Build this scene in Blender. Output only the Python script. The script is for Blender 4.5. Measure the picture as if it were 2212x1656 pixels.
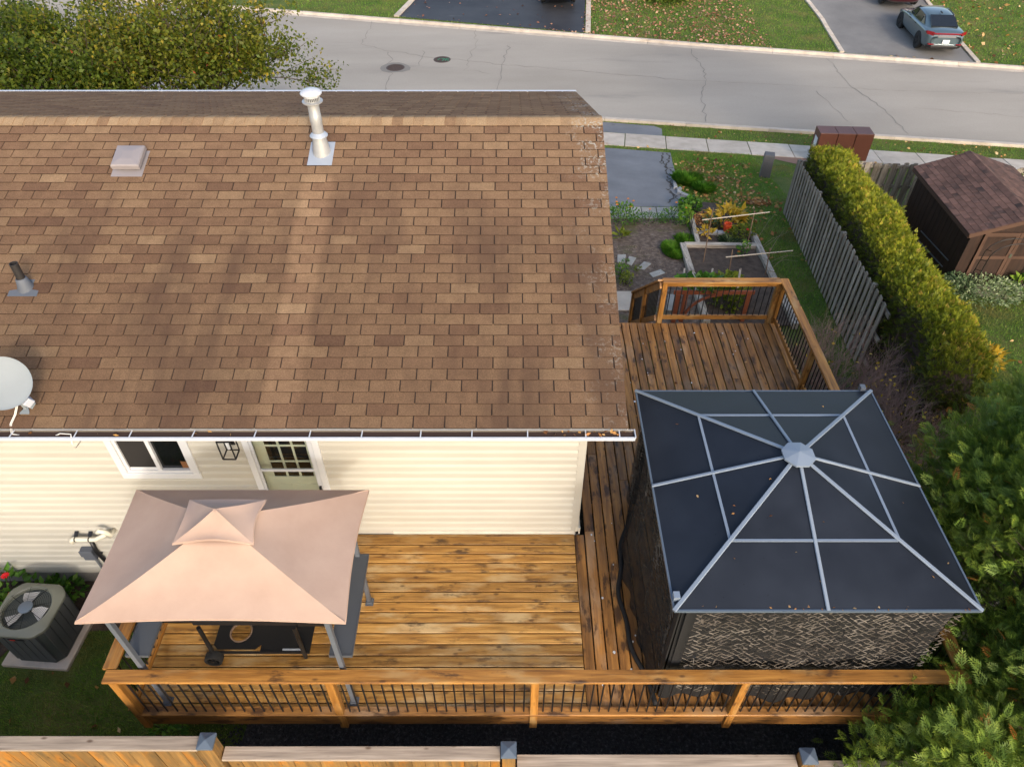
import bpy, math, random
import numpy as np
from mathutils import Vector, Matrix
rnd = random.Random(7); R_ = np.random.default_rng(11)
for o in list(bpy.data.objects): bpy.data.objects.remove(o)
scene = bpy.context.scene
COL = scene.collection

# ------------------------------------------------------------------ camera, sky, sun, exposure
CAMZ, FPX, PITCH = 9.64, 1590.0, math.radians(43.5)          # focal length in units of a 2212 px wide frame
cd = bpy.data.cameras.new('camera'); cam = bpy.data.objects.new('camera', cd); COL.objects.link(cam)
cam.location = (0, 0, CAMZ); cam.rotation_euler = (math.pi/2 - PITCH, 0, 0)
cd.sensor_width = 36; cd.lens = 36*FPX/2212; cd.clip_start = .1; cd.clip_end = 600
scene.camera = cam
SUN = Vector((-.37, 1.0, -.52)).normalized()                  # direction the light travels
sun_el = math.asin(-SUN.z)
w = bpy.data.worlds.new('World'); scene.world = w; w.use_nodes = True
wn = w.node_tree.nodes; wl = w.node_tree.links
sky = wn.new('ShaderNodeTexSky'); sky.sky_type = 'NISHITA'; sky.sun_disc = False
sky.sun_elevation = sun_el; sky.sun_rotation = math.atan2(-SUN.x, -SUN.y)
sky.air_density = 1.0; sky.dust_density = 3.0; sky.ozone_density = .5
wl.new(sky.outputs[0], wn['Background'].inputs[0]); wn['Background'].inputs[1].default_value = .15
sl = bpy.data.lights.new('sun', 'SUN'); so = bpy.data.objects.new('sun', sl); COL.objects.link(so)
sl.energy = .68; sl.angle = math.radians(4.5); sl.color = (1, .94, .86)
so.rotation_euler = SUN.to_track_quat('-Z', 'Y').to_euler(); so.location = (10, -20, 20)
vs = scene.view_settings; vs.view_transform = 'Standard'; vs.look = 'None'; vs.gamma = 1; vs.exposure = 1.08
vs.use_curve_mapping = False
scene.render.resolution_x = 1024; scene.render.resolution_y = 766

# ------------------------------------------------------------------ where a picture point lies in the place
CP, SP = math.cos(PITCH), math.sin(PITCH)
def ray(px, py):
    a = (px-1106)/FPX; u = (828-py)/FPX
    return Vector((a, CP+u*SP, -SP+u*CP))
def atz(px, py, z):
    d = ray(px, py); t = (z-CAMZ)/d.z; return Vector((d.x*t, d.y*t, z))
def aty(px, py, y):
    d = ray(px, py); t = y/d.y; return Vector((d.x*t, y, CAMZ+d.z*t))
KN = [(-200, 0), (8, 0), (20, -1.55), (26, -2.6), (28.6, -2.95), (30, -3.02), (38, -3.02), (42, -2.9), (70, -1.2), (400, 0)]
KS = .18
def gz(x, y):
    s = y+KS*x
    return float(np.interp(s, [k[0] for k in KN], [k[1] for k in KN]))
def gzv(X, Y): return np.interp(Y+KS*X, [k[0] for k in KN], [k[1] for k in KN])
def G(px, py):
    z = -1.
    for _ in range(60):
        p = atz(px, py, z); z = .5*z+.5*gz(p.x, p.y)
    return atz(px, py, z)
def src(ox, oy, k):                                            # picture point from an enlarged view
    return lambda x, y: ((ox+x/k)/1.736, (oy+y/k)/1.736)

# ------------------------------------------------------------------ mesh builder
def frame_from(d, up=(0, 0, 1)):
    d = Vector(d).normalized(); up = Vector(up)
    if abs(d.dot(up)) > .98: up = Vector((0, 1, 0))
    s = d.cross(up).normalized(); u = s.cross(d).normalized()
    return d, s, u
class MB:
    def __init__(s): s.v = []; s.f = []; s.t = []; s.tint = (.5, .5, .5)
    def add(s, V, F, tint=None):
        n = len(s.v); s.v += [tuple(p) for p in V]; t = tint or s.tint
        for f in F: s.f.append(tuple(i+n for i in f)); s.t.append(t)
        return s
    def hexa(s, P, tint=None):                                 # 8 points: bottom loop 0-3, top loop 4-7
        return s.add(P, [(3, 2, 1, 0), (4, 5, 6, 7), (0, 1, 5, 4), (1, 2, 6, 5), (2, 3, 7, 6), (3, 0, 4, 7)], tint)
    def box(s, x0, x1, y0, y1, z0, z1, tint=None):
        return s.hexa([(x0, y0, z0), (x1, y0, z0), (x1, y1, z0), (x0, y1, z0), (x0, y0, z1), (x1, y0, z1), (x1, y1, z1), (x0, y1, z1)], tint)
    def cbox(s, x0, x1, y0, y1, z0, z1, c=.004, tint=None):    # box with its top edges eased
        P = [(x0, y0, z0), (x1, y0, z0), (x1, y1, z0), (x0, y1, z0), (x0, y0, z1-c), (x1, y0, z1-c), (x1, y1, z1-c), (x0, y1, z1-c),
             (x0+c, y0+c, z1), (x1-c, y0+c, z1), (x1-c, y1-c, z1), (x0+c, y1-c, z1)]
        return s.add(P, [(3, 2, 1, 0), (0, 1, 5, 4), (1, 2, 6, 5), (2, 3, 7, 6), (3, 0, 4, 7), (4, 5, 9, 8), (5, 6, 10, 9), (6, 7, 11, 10), (7, 4, 8, 11), (8, 9, 10, 11)], tint)
    def beam(s, a, b, w, h, up=(0, 0, 1), tint=None, c=0):
        a = Vector(a); b = Vector(b); d, sd, u = frame_from(b-a, up)
        if c:
            P = []
            for q in (a, b):
                for (i, j) in ((-w/2+c, -h/2), (w/2-c, -h/2), (w/2, -h/2+c), (w/2, h/2-c), (w/2-c, h/2), (-w/2+c, h/2), (-w/2, h/2-c), (-w/2, -h/2+c)):
                    P.append(q+sd*i+u*j)
            F = [(7, 6, 5, 4, 3, 2, 1, 0), tuple(range(8, 16))]+[(i, (i+1) % 8, 8+(i+1) % 8, 8+i) for i in range(8)]
            return s.add(P, F, tint)
        P = [q+sd*i*w/2+u*j*h/2 for q in (a, b) for i, j in ((-1, -1), (1, -1), (1, 1), (-1, 1))]
        return s.hexa(P, tint)
    def tube(s, pts, r, n=8, cap=True, tint=None):
        pts = [Vector(p) for p in pts]; m = len(pts); P = []; rs = r if isinstance(r, (list, tuple)) else [r]*m
        pv = None
        for i, p in enumerate(pts):
            d = (pts[min(i+1, m-1)]-pts[max(i-1, 0)])
            d, sd, u = frame_from(d, pv if pv is not None else (0, 0, 1)); pv = u
            for k in range(n):
                a = 2*math.pi*k/n; P.append(p+sd*math.cos(a)*rs[i]+u*math.sin(a)*rs[i])
        F = [(i*n+k, i*n+(k+1) % n, (i+1)*n+(k+1) % n, (i+1)*n+k) for i in range(m-1) for k in range(n)]
        if cap: F += [tuple(range(n-1, -1, -1)), tuple(range((m-1)*n, m*n))]
        return s.add(P, F, tint)
    def lathe(s, prof, n=24, M=None, tint=None, cap=False):
        P = []; M = M or Matrix()
        for (r, z) in prof:
            for k in range(n):
                a = 2*math.pi*k/n; P.append(M @ Vector((r*math.cos(a), r*math.sin(a), z)))
        m = len(prof)
        F = [(i*n+k, i*n+(k+1) % n, (i+1)*n+(k+1) % n, (i+1)*n+k) for i in range(m-1) for k in range(n)]
        if cap: F += [tuple(range(n-1, -1, -1)), tuple(range((m-1)*n, m*n))]
        return s.add(P, F, tint)
    def prism(s, poly, z0, z1, M=None, tint=None):             # polygon in x,y pulled along z
        M = M or Matrix(); n = len(poly)
        P = [M @ Vector((x, y, z0)) for x, y in poly]+[M @ Vector((x, y, z1)) for x, y in poly]
        return s.add(P, [tuple(range(n-1, -1, -1)), tuple(range(n, 2*n))]+[(i, (i+1) % n, n+(i+1) % n, n+i) for i in range(n)], tint)
    def build(s, name, mat, parent=None, smooth=False, loc=None):
        return mk(name, s.v, s.f, s.t, mat, parent, smooth, loc)
def mk(name, v, f, t, mat, parent=None, smooth=False, loc=None):
    me = bpy.data.meshes.new(name); me.from_pydata(v, [], f)
    a = me.attributes.new('tint', 'FLOAT_COLOR', 'FACE')
    arr = np.ones((len(f), 4), np.float32); arr[:, :3] = np.array(t, np.float32).reshape(-1, 3); a.data.foreach_set('color', arr.ravel())
    if smooth: me.polygons.foreach_set('use_smooth', [True]*len(f))
    me.materials.append(MAT[mat] if isinstance(mat, str) else mat)
    o = bpy.data.objects.new(name, me); COL.objects.link(o)
    if parent is not None: setpar(o, parent)
    if loc is not None: o.location = loc
    return o
def npmesh(name, V, k, T, mat, parent=None, kind=None):        # V (n,k,3) loose faces with k corners, T (n,3)
    n = len(V); me = bpy.data.meshes.new(name)
    me.vertices.add(n*k); me.vertices.foreach_set('co', np.ascontiguousarray(V, np.float32).ravel())
    me.loops.add(n*k); me.loops.foreach_set('vertex_index', np.arange(n*k, dtype=np.int32))
    me.polygons.add(n); me.polygons.foreach_set('loop_start', np.arange(0, n*k, k, dtype=np.int32)); me.polygons.foreach_set('loop_total', np.full(n, k, np.int32))
    me.update(calc_edges=True)
    a = me.attributes.new('tint', 'FLOAT_COLOR', 'FACE'); arr = np.ones((n, 4), np.float32); arr[:, :3] = T; a.data.foreach_set('color', arr.ravel())
    me.materials.append(MAT[mat]); o = bpy.data.objects.new(name, me); COL.objects.link(o)
    if parent is not None: setpar(o, parent)
    if kind: o['kind'] = kind
    return o
def setpar(o, p):
    o.parent = p; o.matrix_parent_inverse = Matrix.Translation(-Vector(p['_base'])) if '_base' in p else Matrix()
def tag(o, label=None, cat=None, group=None, kind=None):
    if label: o['label'] = label
    if cat: o['category'] = cat
    if group: o['group'] = group
    if kind: o['kind'] = kind
    return o
def thing(name, label, cat, loc=(0, 0, 0), group=None):        # empty at the thing's base; parts are written in world metres
    o = bpy.data.objects.new(name, None); COL.objects.link(o); o.location = loc; o['_base'] = tuple(loc); o.empty_display_size = .2
    return tag(o, label, cat, group)
def shade(o, ang=35):
    me = o.data; me.polygons.foreach_set('use_smooth', [True]*len(me.polygons))
    me.set_sharp_from_angle(angle=math.radians(ang)); return o
def bevel(o, w=.004, seg=1):
    m = o.modifiers.new('b', 'BEVEL'); m.width = w; m.segments = seg; m.limit_method = 'ANGLE'; return o
def subsurf(o, l=2):
    m = o.modifiers.new('s', 'SUBSURF'); m.levels = l; m.render_levels = l; return o

# ------------------------------------------------------------------ materials
MAT = {}
class NT:
    def __init__(s, name):
        m = bpy.data.materials.new(name); m.use_nodes = True; MAT[name] = m; s.m = m; s.t = m.node_tree; s.b = s.t.nodes['Principled BSDF']; s.out = s.t.nodes['Material Output']
    def n(s, typ, props=None, **ins):
        x = s.t.nodes.new('ShaderNode'+typ)
        for k, v in (props or {}).items(): setattr(x, k, v)
        for k, v in ins.items():
            key = int(k[1:]) if k[0] == '_' and k[1:].isdigit() else k.replace('_', ' ')
            s.set(x.inputs[key], v)
        return x
    def set(s, inp, v):
        if isinstance(v, bpy.types.NodeSocket): s.t.links.new(v, inp)
        elif isinstance(v, bpy.types.Node): s.t.links.new(v.outputs[0], inp)
        else:
            if hasattr(inp, 'default_value'):
                if inp.type == 'RGBA' and len(v) == 3: v = (*v, 1)
                inp.default_value = v
    def pos(s): return s.n('NewGeometry').outputs['Position']
    def tint(s): return s.n('SeparateColor', Color=s.n('Attribute', {'attribute_name': 'tint'}).outputs['Color'])
    def noise(s, vec, scale, detail=4, rough=.55): return s.n('TexNoise', Vector=vec, Scale=scale, Detail=detail, Roughness=rough).outputs['Fac']
    def ramp(s, fac, stops, interp='LINEAR'):
        r = s.n('ValToRGB'); r.color_ramp.interpolation = interp; e = r.color_ramp.elements
        while len(e) < len(stops): e.new(.5)
        for i, (p, c) in enumerate(stops): e[i].position = p; e[i].color = (*c, 1) if len(c) == 3 else c
        s.set(r.inputs[0], fac); return r.outputs[0]
    def mix(s, fac, a, b, mode='MIX'):
        x = s.n('MixRGB', {'blend_type': mode}); s.set(x.inputs[0], fac); s.set(x.inputs[1], a); s.set(x.inputs[2], b); return x.outputs[0]
    def math(s, op, a, b=0., c=None, clamp=False):
        x = s.n('Math', {'operation': op, 'use_clamp': clamp}); s.set(x.inputs[0], a); s.set(x.inputs[1], b)
        if c is not None: s.set(x.inputs[2], c)
        return x.outputs[0]
    def rng(s, v, a, b, c=0., d=1.):
        return s.n('MapRange', {'interpolation_type': 'SMOOTHSTEP'}, Value=v, From_Min=a, From_Max=b, To_Min=c, To_Max=d).outputs[0]
    def vmul(s, v, k):
        x = s.n('VectorMath', {'operation': 'MULTIPLY'}); s.set(x.inputs[0], v); s.set(x.inputs[1], k); return x.outputs[0]
    def vadd(s, v, k):
        x = s.n('VectorMath', {'operation': 'ADD'}); s.set(x.inputs[0], v); s.set(x.inputs[1], k); return x.outputs[0]
    def scale(s, v, k):
        x = s.n('VectorMath', {'operation': 'SCALE'}); s.set(x.inputs[0], v); s.set(x.inputs['Scale'], k); return x.outputs[0]
    def bump(s, h, strength=.3, dist=.01):
        s.set(s.b.inputs['Normal'], s.n('Bump', Height=h, Strength=strength, Distance=dist).outputs[0])
    def fin(s, col, rough=.7, metal=0., spec=.5):
        s.set(s.b.inputs['Base Color'], col); s.set(s.b.inputs['Roughness'], rough); s.b.inputs['Metallic'].default_value = metal; s.b.inputs['Specular IOR Level'].default_value = spec
        return s.m
def pm(name, stops, scale=4., stretch=(1, 1, 1), detail=5, rough=.7, tv=.3, gscale=0, gv=.25, bump=0., bdist=.004, bscale=None, metal=0., spec=.4, blot=None, toff=7.):
    s = NT(name); t = s.tint(); p = s.pos()
    off = s.n('CombineXYZ', X=s.math('MULTIPLY', t.outputs[0], toff), Y=s.math('MULTIPLY', t.outputs[1], toff), Z=s.math('MULTIPLY', t.outputs[0], toff*.7)).outputs[0]
    v = s.vadd(s.vmul(p, stretch), off)
    c = s.ramp(s.noise(v, scale, detail), stops) if len(stops) > 1 else None
    if c is None:
        rgb = s.n('RGB'); rgb.outputs[0].default_value = (*stops[0][1], 1); c = rgb.outputs[0]
    if blot:
        for (bc, bs, lo, hi, bst) in blot:
            m = s.rng(s.noise(s.vadd(s.vmul(p, bst), off), bs, 4, .6), lo, hi); c = s.mix(m, c, bc)
    k = s.math('MULTIPLY_ADD', t.outputs[0], tv, 1-tv/2); c = s.scale(c, k)
    if gscale:
        g = s.noise(p, gscale, 2); c = s.scale(c, s.math('MULTIPLY_ADD', g, gv*2, 1-gv))
    if bump: s.bump(s.noise(v, bscale or scale*4, 4), bump, bdist)
    return s.fin(c, rough, metal, spec)
def flat(name, col, rough=.5, metal=0., spec=.5): return pm(name, [(0, tuple(c*.85 for c in col)), (1, tuple(min(1, c*1.12) for c in col))], 3, rough=rough, metal=metal, spec=spec, tv=.2, detail=6)
def leafmat(name, stops, trans=.35, rough=.5, patch=0, pcol=None):
    s = NT(name); t = s.tint(); c = s.ramp(t.outputs[0], stops)
    c = s.scale(c, s.math('MULTIPLY_ADD', t.outputs[1], .8, .6))
    if patch: c = s.mix(s.rng(s.noise(s.pos(), patch, 3), .55, .68), c, pcol)
    s.fin(c, rough, 0, .3)
    tr = s.n('BsdfTranslucent', Color=s.scale(c, 1.15)); mx = s.n('MixShader'); s.set(mx.inputs[0], trans)
    s.t.links.new(s.b.outputs[0], mx.inputs[1]); s.t.links.new(tr.outputs[0], mx.inputs[2]); s.t.links.new(mx.outputs[0], s.out.inputs['Surface'])

def wood(name, axis, stops, rough=.45, dark=(.045, .022, .012), dlo=.58, dhi=.74, tv=.5, worn=None):
    st = [14, 14, 14]; st[axis] = .9; s = NT(name); t = s.tint(); p = s.pos()
    off = s.n('CombineXYZ', X=s.math('MULTIPLY', t.outputs[0], 37.), Y=s.math('MULTIPLY', t.outputs[1], 23.), Z=s.math('MULTIPLY', t.outputs[2], 31.)).outputs[0]
    v = s.vadd(s.vmul(p, tuple(st)), off); big = [3.2]*3; big[axis] = 1.1
    v2 = s.vadd(s.vmul(p, tuple(big)), off)
    g = s.noise(v, 1.6, 5, .6); c = s.ramp(g, stops)
    fine = [90]*3; fine[axis] = 2.5
    fg = s.noise(s.vadd(s.vmul(p, tuple(fine)), off), 1, 3); c = s.scale(c, s.math('MULTIPLY_ADD', fg, .7, .65))
    if worn: c = s.mix(s.rng(s.noise(v2, 1.3, 4), .5, .72), c, worn)
    m = s.rng(s.noise(s.vadd(v2, (5, 9, 3)), 2.1, 5, .68), dlo, dhi); c = s.mix(s.math('MULTIPLY', m, .85), c, dark)
    kn = [7.]*3; kn[axis] = 3.2; vo = s.n('TexVoronoi', Vector=s.vadd(s.vmul(p, tuple(kn)), off), Scale=1.).outputs['Distance']
    c = s.mix(s.rng(vo, .16, .05, 0, .75), c, (.07, .03, .012))
    c = s.scale(c, s.math('MULTIPLY_ADD', t.outputs[0], tv, 1-tv/2))
    s.bump(fg, .25, .002); return s.fin(c, s.math('MULTIPLY_ADD', g, .3, rough-.1), 0, .45)
ST = [(.3, (.19, .085, .02)), (.5, (.37, .185, .042)), (.68, (.52, .29, .08))]
SD = [(.3, (.16, .07, .02)), (.5, (.30, .135, .034)), (.7, (.47, .215, .05))]
SR = [(.3, (.16, .066, .014)), (.5, (.32, .14, .028)), (.68, (.46, .215, .045))]
for i, a in enumerate('xyz'):
    wood('stain_'+a, i, ST, worn=(.52, .36, .17), dlo=.53, dhi=.70, tv=.85)
    wood('railwood_'+a, i, SR, worn=(.40, .24, .09), dlo=.55, dhi=.70, tv=.5)
    wood('stainold_'+a, i, SD, worn=(.34, .20, .10), dlo=.52, dhi=.64, tv=.8)
    wood('greywood_'+a, i, [(.3, (.15, .125, .10)), (.5, (.30, .26, .215)), (.7, (.46, .41, .34))], rough=.8, dark=(.05, .045, .038), dlo=.6, dhi=.8, tv=.8)
    wood('fencewood_'+a, i, [(.3, (.13, .072, .024)), (.5, (.22, .122, .04)), (.7, (.33, .165, .036))], rough=.6, worn=(.42, .155, .014), dark=(.11, .08, .04), dlo=.5, dhi=.72, tv=.5)
    wood('capwood_'+a, i, [(.3, (.25, .195, .15)), (.5, (.37, .295, .225)), (.7, (.48, .39, .305))], rough=.75, dark=(.16, .11, .08), dlo=.64, dhi=.8, tv=.3)
    wood('greyfence_'+a, i, [(.3, (.16, .135, .105)), (.5, (.29, .25, .20)), (.7, (.42, .375, .31))], rough=.85, worn=(.24, .19, .125), dark=(.07, .068, .05), dlo=.56, dhi=.74, tv=.6)
# roof shingles: blended tan and brown tabs, mineral grain, dark algae runs down the slope, lichen by the rake, a clean run below the zinc flashings
s = NT('shingle'); t = s.tint(); p = s.pos()
c = s.ramp(t.outputs[0], [(0, (.018, .012, .010)), (.06, (.105, .060, .040)), (.3, (.155, .091, .056)), (.62, (.208, .130, .076)), (1, (.30, .205, .120))])
g1 = s.noise(p, 230, 2, .6); c = s.scale(c, s.math('MULTIPLY_ADD', g1, 1.3, .35))
c = s.scale(c, s.math('MULTIPLY_ADD', s.noise(p, 7, 3), .5, .75)); c = s.scale(c, s.math('MULTIPLY_ADD', s.noise(p, 75, 2, .7), 1.1, .45))
sx = s.n('SeparateXYZ', Vector=p); X, Yc = sx.outputs[0], sx.outputs[1]
down = s.rng(Yc, 9.3, 7.2)
run = s.rng(s.noise(s.vmul(p, (1.5, .34, .34)), 1.25, 4, .55), .42, .72)
run = s.math('MULTIPLY', s.math('MULTIPLY', run, down), .62)
xw = s.math('ADD', X, s.math('MULTIPLY_ADD', s.noise(p, 3, 3), .16, -.08))
def clean(x0, wd, yt):
    return s.math('MULTIPLY', s.rng(s.math('ABSOLUTE', s.math('SUBTRACT', xw, x0)), wd, wd*.5), s.rng(Yc, yt+.1, yt-.2))
for x0, wd, yt in ((-2.48, .27, 8.75), (-4.75, .3, 8.7), (-5.4, .22, 6.9), (-5.9, .3, 9.6)):
    run = s.math('MULTIPLY', run, s.math('SUBTRACT', 1., clean(x0, wd, yt)))
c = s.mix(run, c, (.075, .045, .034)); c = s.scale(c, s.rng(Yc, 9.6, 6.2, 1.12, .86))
cl = clean(-2.48, .24, 8.75); c = s.mix(s.math('MULTIPLY', cl, .45), c, s.scale(c, 1.5))
fringe = s.math('MULTIPLY', s.rng(X, .55, 1.15), s.rng(Yc, 7.8, 9.6, .25, 1.))
li = s.math('MULTIPLY', s.rng(s.noise(p, 26, 5, .7), .52, .60), s.math('MULTIPLY', fringe, s.rng(s.noise(p, 3, 2), .42, .6)))
c = s.mix(s.math('MULTIPLY', li, .8), c, (.42, .44, .40))
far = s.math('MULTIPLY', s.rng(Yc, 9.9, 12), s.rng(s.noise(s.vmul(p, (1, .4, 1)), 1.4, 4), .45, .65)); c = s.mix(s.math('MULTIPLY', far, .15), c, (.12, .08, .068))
s.bump(g1, .35, .002); s.fin(c, .95, 0, .05)
flat('roof_felt', (.035, .022, .016), .95)
pm('siding', [(.3, (.445, .425, .372)), (.7, (.50, .478, .418))], 1.2, rough=.42, tv=.06, spec=.35, gscale=2, gv=.06, stretch=(.5, .5, 3))
pm('white_vinyl', [(.3, (.60, .61, .63)), (.7, (.66, .67, .69))], 2, rough=.35, tv=.05)
pm('white_metal', [(.3, (.50, .52, .56)), (.7, (.58, .59, .62))], 5, rough=.3, tv=.05, blot=[((.22, .2, .18), 30, .70, .74, (1, 3, 3))])
pm('trim_inside', [(.3, (.55, .53, .46)), (.7, (.66, .63, .55))], 4, rough=.6, tv=.05, blot=[((.25, .2, .14), 9, .6, .8, (1, 4, 4))])
pm('door_paint', [(.3, (.74, .75, .62)), (.7, (.80, .80, .68))], 2, rough=.4, tv=.05)
pm('concrete', [(.3, (.45, .38, .305)), (.5, (.54, .46, .375)), (.7, (.61, .53, .44))], 2.2, rough=.9, tv=.18, gscale=140, gv=.16, blot=[((.42, .25, .15), 1.6, .64, .8, (1, 1, 1)), ((.22, .2, .18), 3.5, .66, .8, (1, 1, 1))])
pm('foundation', [(.3, (.20, .19, .175)), (.7, (.32, .30, .275))], 3, rough=.9, tv=.1, gscale=60, gv=.2)
pm('paver', [(.3, (.30, .285, .25)), (.7, (.43, .41, .37))], 5, rough=.9, tv=.25, gscale=120, gv=.2, blot=[((.17, .16, .14), 5, .62, .75, (1, 1, 1))])
pm('road', [(.3, (.31, .275, .23)), (.7, (.39, .348, .295))], .35, stretch=(.35, 1, 1), rough=.9, tv=0, gscale=55, gv=.22, blot=[((.25, .228, .20), .5, .58, .78, (.3, 1.3, 1)), ((.45, .42, .38), 7, .74, .78, (.5, 1, 1))], toff=0)
pm('driveway', [(.3, (.15, .152, .162)), (.7, (.215, .217, .228))], .8, rough=.88, tv=0, gscale=70, gv=.35, blot=[((.055, .045, .04), .9, .63, .75, (1, 1, 1))])
pm('driveway_grey', [(.3, (.16, .152, .145)), (.7, (.235, .225, .212))], .6, rough=.88, tv=0, gscale=45, gv=.25, blot=[((.05, .045, .045), .5, .62, .74, (1.6, .5, 1))])
pm('black_asphalt', [(.3, (.022, .022, .026)), (.7, (.05, .05, .055))], .5, rough=.62, tv=0, gscale=45, gv=.3, blot=[((.10, .10, .10), .8, .62, .8, (.5, 1.5, 1))])
flat('crack', (.06, .052, .045), .95)
flat('tar', (.21, .19, .165), .85)
pm('soil', [(.3, (.045, .030, .022)), (.7, (.105, .075, .055))], 6, rough=.95, tv=0, gscale=80, gv=.5, bump=.6, bdist=.03, bscale=40)
pm('mulch', [(.3, (.07, .048, .036)), (.55, (.15, .108, .082)), (.75, (.25, .20, .165))], 9, rough=.95, tv=0, gscale=70, gv=.6, bump=.6, bdist=.03, bscale=45, blot=[((.10, .09, .035), 1.1, .58, .72, (1, 1, 1))])
pm('gravel_dark', [(.3, (.025, .023, .023)), (.55, (.06, .056, .054)), (.72, (.15, .14, .136))], 24, rough=.9, tv=0, bump=.8, bdist=.03, bscale=28)
pm('chips', [(0, (.14, .09, .06)), (.5, (.30, .22, .16)), (1, (.5, .42, .34))], 60, rough=.9, tv=.9, toff=40)
s = NT('lawn'); p = s.pos(); c = s.ramp(s.noise(p, 1.1, 5, .6), [(.3, (.065, .11, .02)), (.5, (.11, .145, .032)), (.72, (.19, .165, .055))])
c = s.scale(c, s.math('MULTIPLY_ADD', s.noise(p, 60, 3), 1.1, .45)); s.bump(s.noise(p, 70, 3), .8, .04); s.fin(c, .9, 0, .2)
leafmat('grass_blade', [(0, (.09, .22, .022)), (.5, (.17, .31, .036)), (.8, (.28, .33, .06)), (1, (.42, .35, .13))], .35, patch=.7, pcol=(.22, .20, .055))
leafmat('tuft_blade', [(0, (.06, .20, .014)), (.6, (.13, .32, .025)), (1, (.26, .40, .05))], .4)
leafmat('cedar_leaf', [(0, (.045, .09, .018)), (.4, (.115, .19, .028)), (.75, (.25, .325, .042)), (.95, (.43, .45, .06)), (1, (.5, .2, .04))], .3)
leafmat('hedge_leaf', [(0, (.05, .045, .014)), (.3, (.10, .135, .014)), (.65, (.25, .285, .022)), (.9, (.46, .43, .035)), (1, (.58, .36, .08))], .35)
leafmat('tree_leaf', [(0, (.035, .075, .008)), (.5, (.11, .15, .014)), (.85, (.25, .23, .026)), (.97, (.40, .29, .03)), (1, (.42, .09, .02))], .4)
leafmat('green_leaf', [(0, (.045, .13, .016)), (.6, (.10, .23, .025)), (1, (.24, .36, .045))], .38)
leafmat('lime_leaf', [(0, (.12, .17, .015)), (1, (.34, .36, .04))], .4)
leafmat('yellow_leaf', [(0, (.30, .23, .025)), (.5, (.68, .43, .035)), (1, (.8, .58, .10))], .4)
leafmat('variegated_leaf', [(0, (.05, .10, .04)), (.4, (.17, .25, .10)), (1, (.50, .55, .33))], .3)
leafmat('rust_leaf', [(0, (.16, .05, .015)), (.5, (.34, .14, .035)), (1, (.55, .34, .14))], .25)
leafmat('fallen_leaf', [(0, (.15, .055, .02)), (.35, (.36, .16, .05)), (.7, (.55, .31, .10)), (1, (.66, .46, .24))], .2)
leafmat('fallen_pink', [(0, (.20, .07, .04)), (.5, (.42, .20, .12)), (1, (.58, .36, .24))], .2)
flat('red_petal', (.62, .012, .018), .5); flat('orange_petal', (.75, .26, .012), .5)
flat('twig', (.055, .034, .028), .95); flat('shrub_twig', (.30, .20, .165), .95); flat('bark', (.095, .07, .05), .95); flat('dry_stem', (.34, .26, .17), .9); flat('stake', (.20, .13, .085), .85); flat('pale_stick', (.50, .43, .34), .8)
flat('black_metal', (.012, .012, .013), .4); flat('grey_metal', (.11, .125, .15), .45); flat('cap_metal', (.095, .125, .165), .45)
flat('shelf_metal', (.07, .078, .09), .5)
pm('galvanised', [(.3, (.36, .37, .38)), (.7, (.45, .46, .47))], 9, rough=.38, metal=.35, tv=.05)
flat('zinc', (.42, .46, .52), .45, .3); flat('vent_plastic', (.26, .235, .24), .5); flat('stack_black', (.022, .020, .02), .55); flat('boot_grey', (.10, .112, .135), .65)
flat('pvc', (.74, .70, .58), .4); flat('dish_grey', (.22, .25, .27), .6); flat('lnb_grey', (.44, .46, .51), .5); flat('cable_white', (.70, .66, .60), .6); flat('conduit_grey', (.13, .14, .155), .6)
flat('ac_top', (.155, .165, .135), .5); flat('ac_side', (.048, .058, .058), .5); flat('ac_louver', (.075, .083, .088), .5); flat('ac_dark', (.006, .006, .007), .95, 0, .1); flat('fan_blade', (.45, .45, .45), .5); flat('badge_red', (.5, .03, .02), .4)
s = NT('canopy_cloth'); p = s.pos(); wv = s.noise(s.vmul(p, (1, 1, 1)), 260, 2); c = s.ramp(s.noise(p, 2.2, 4), [(.3, (.47, .325, .25)), (.7, (.54, .385, .30))]); c = s.scale(c, s.math('MULTIPLY_ADD', wv, .16, .92))
wr = s.noise(p, 3.2, 3); s.bump(s.math('ADD', s.math('MULTIPLY', wv, .05), wr), .22, .03); s.fin(c, .8, 0, .25)
tr = s.n('BsdfTranslucent', Color=c); mx = s.n('MixShader'); mx.inputs[0].default_value = .12
s.t.links.new(s.b.outputs[0], mx.inputs[1]); s.t.links.new(tr.outputs[0], mx.inputs[2]); s.t.links.new(mx.outputs[0], s.out.inputs['Surface'])
s = NT('smoky_panel'); p = s.pos(); n1 = s.noise(p, 1.3, 3); c = s.ramp(n1, [(.3, (.012, .015, .022)), (.7, (.022, .027, .038))])
sp = s.rng(s.noise(p, 45, 2), .73, .76); c = s.mix(sp, c, (.004, .004, .004)); s.fin(c, s.math('MULTIPLY_ADD', n1, .1, .36), 0, .2)
flat('rib_metal', (.23, .275, .335), .5, .15)
flat('net_black', (.008, .008, .009), .8)
s = NT('net_sheer'); p = s.pos(); s.fin((.010, .010, .011), .8); tp = s.n('BsdfTransparent'); mx = s.n('MixShader'); s.set(mx.inputs[0], s.rng(s.noise(p, 5, 3), .35, .65, .25, .5))
s.t.links.new(s.b.outputs[0], mx.inputs[1]); s.t.links.new(tp.outputs[0], mx.inputs[2]); s.t.links.new(mx.outputs[0], s.out.inputs['Surface'])
pm('camo', [(.35, (.055, .043, .034)), (.5, (.10, .085, .07)), (.68, (.165, .145, .122))], 2.0, rough=.85, tv=.6, toff=.0)
flat('mail_brown', (.125, .042, .026), .45); flat('pedestal_grey', (.10, .098, .105), .75)
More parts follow.
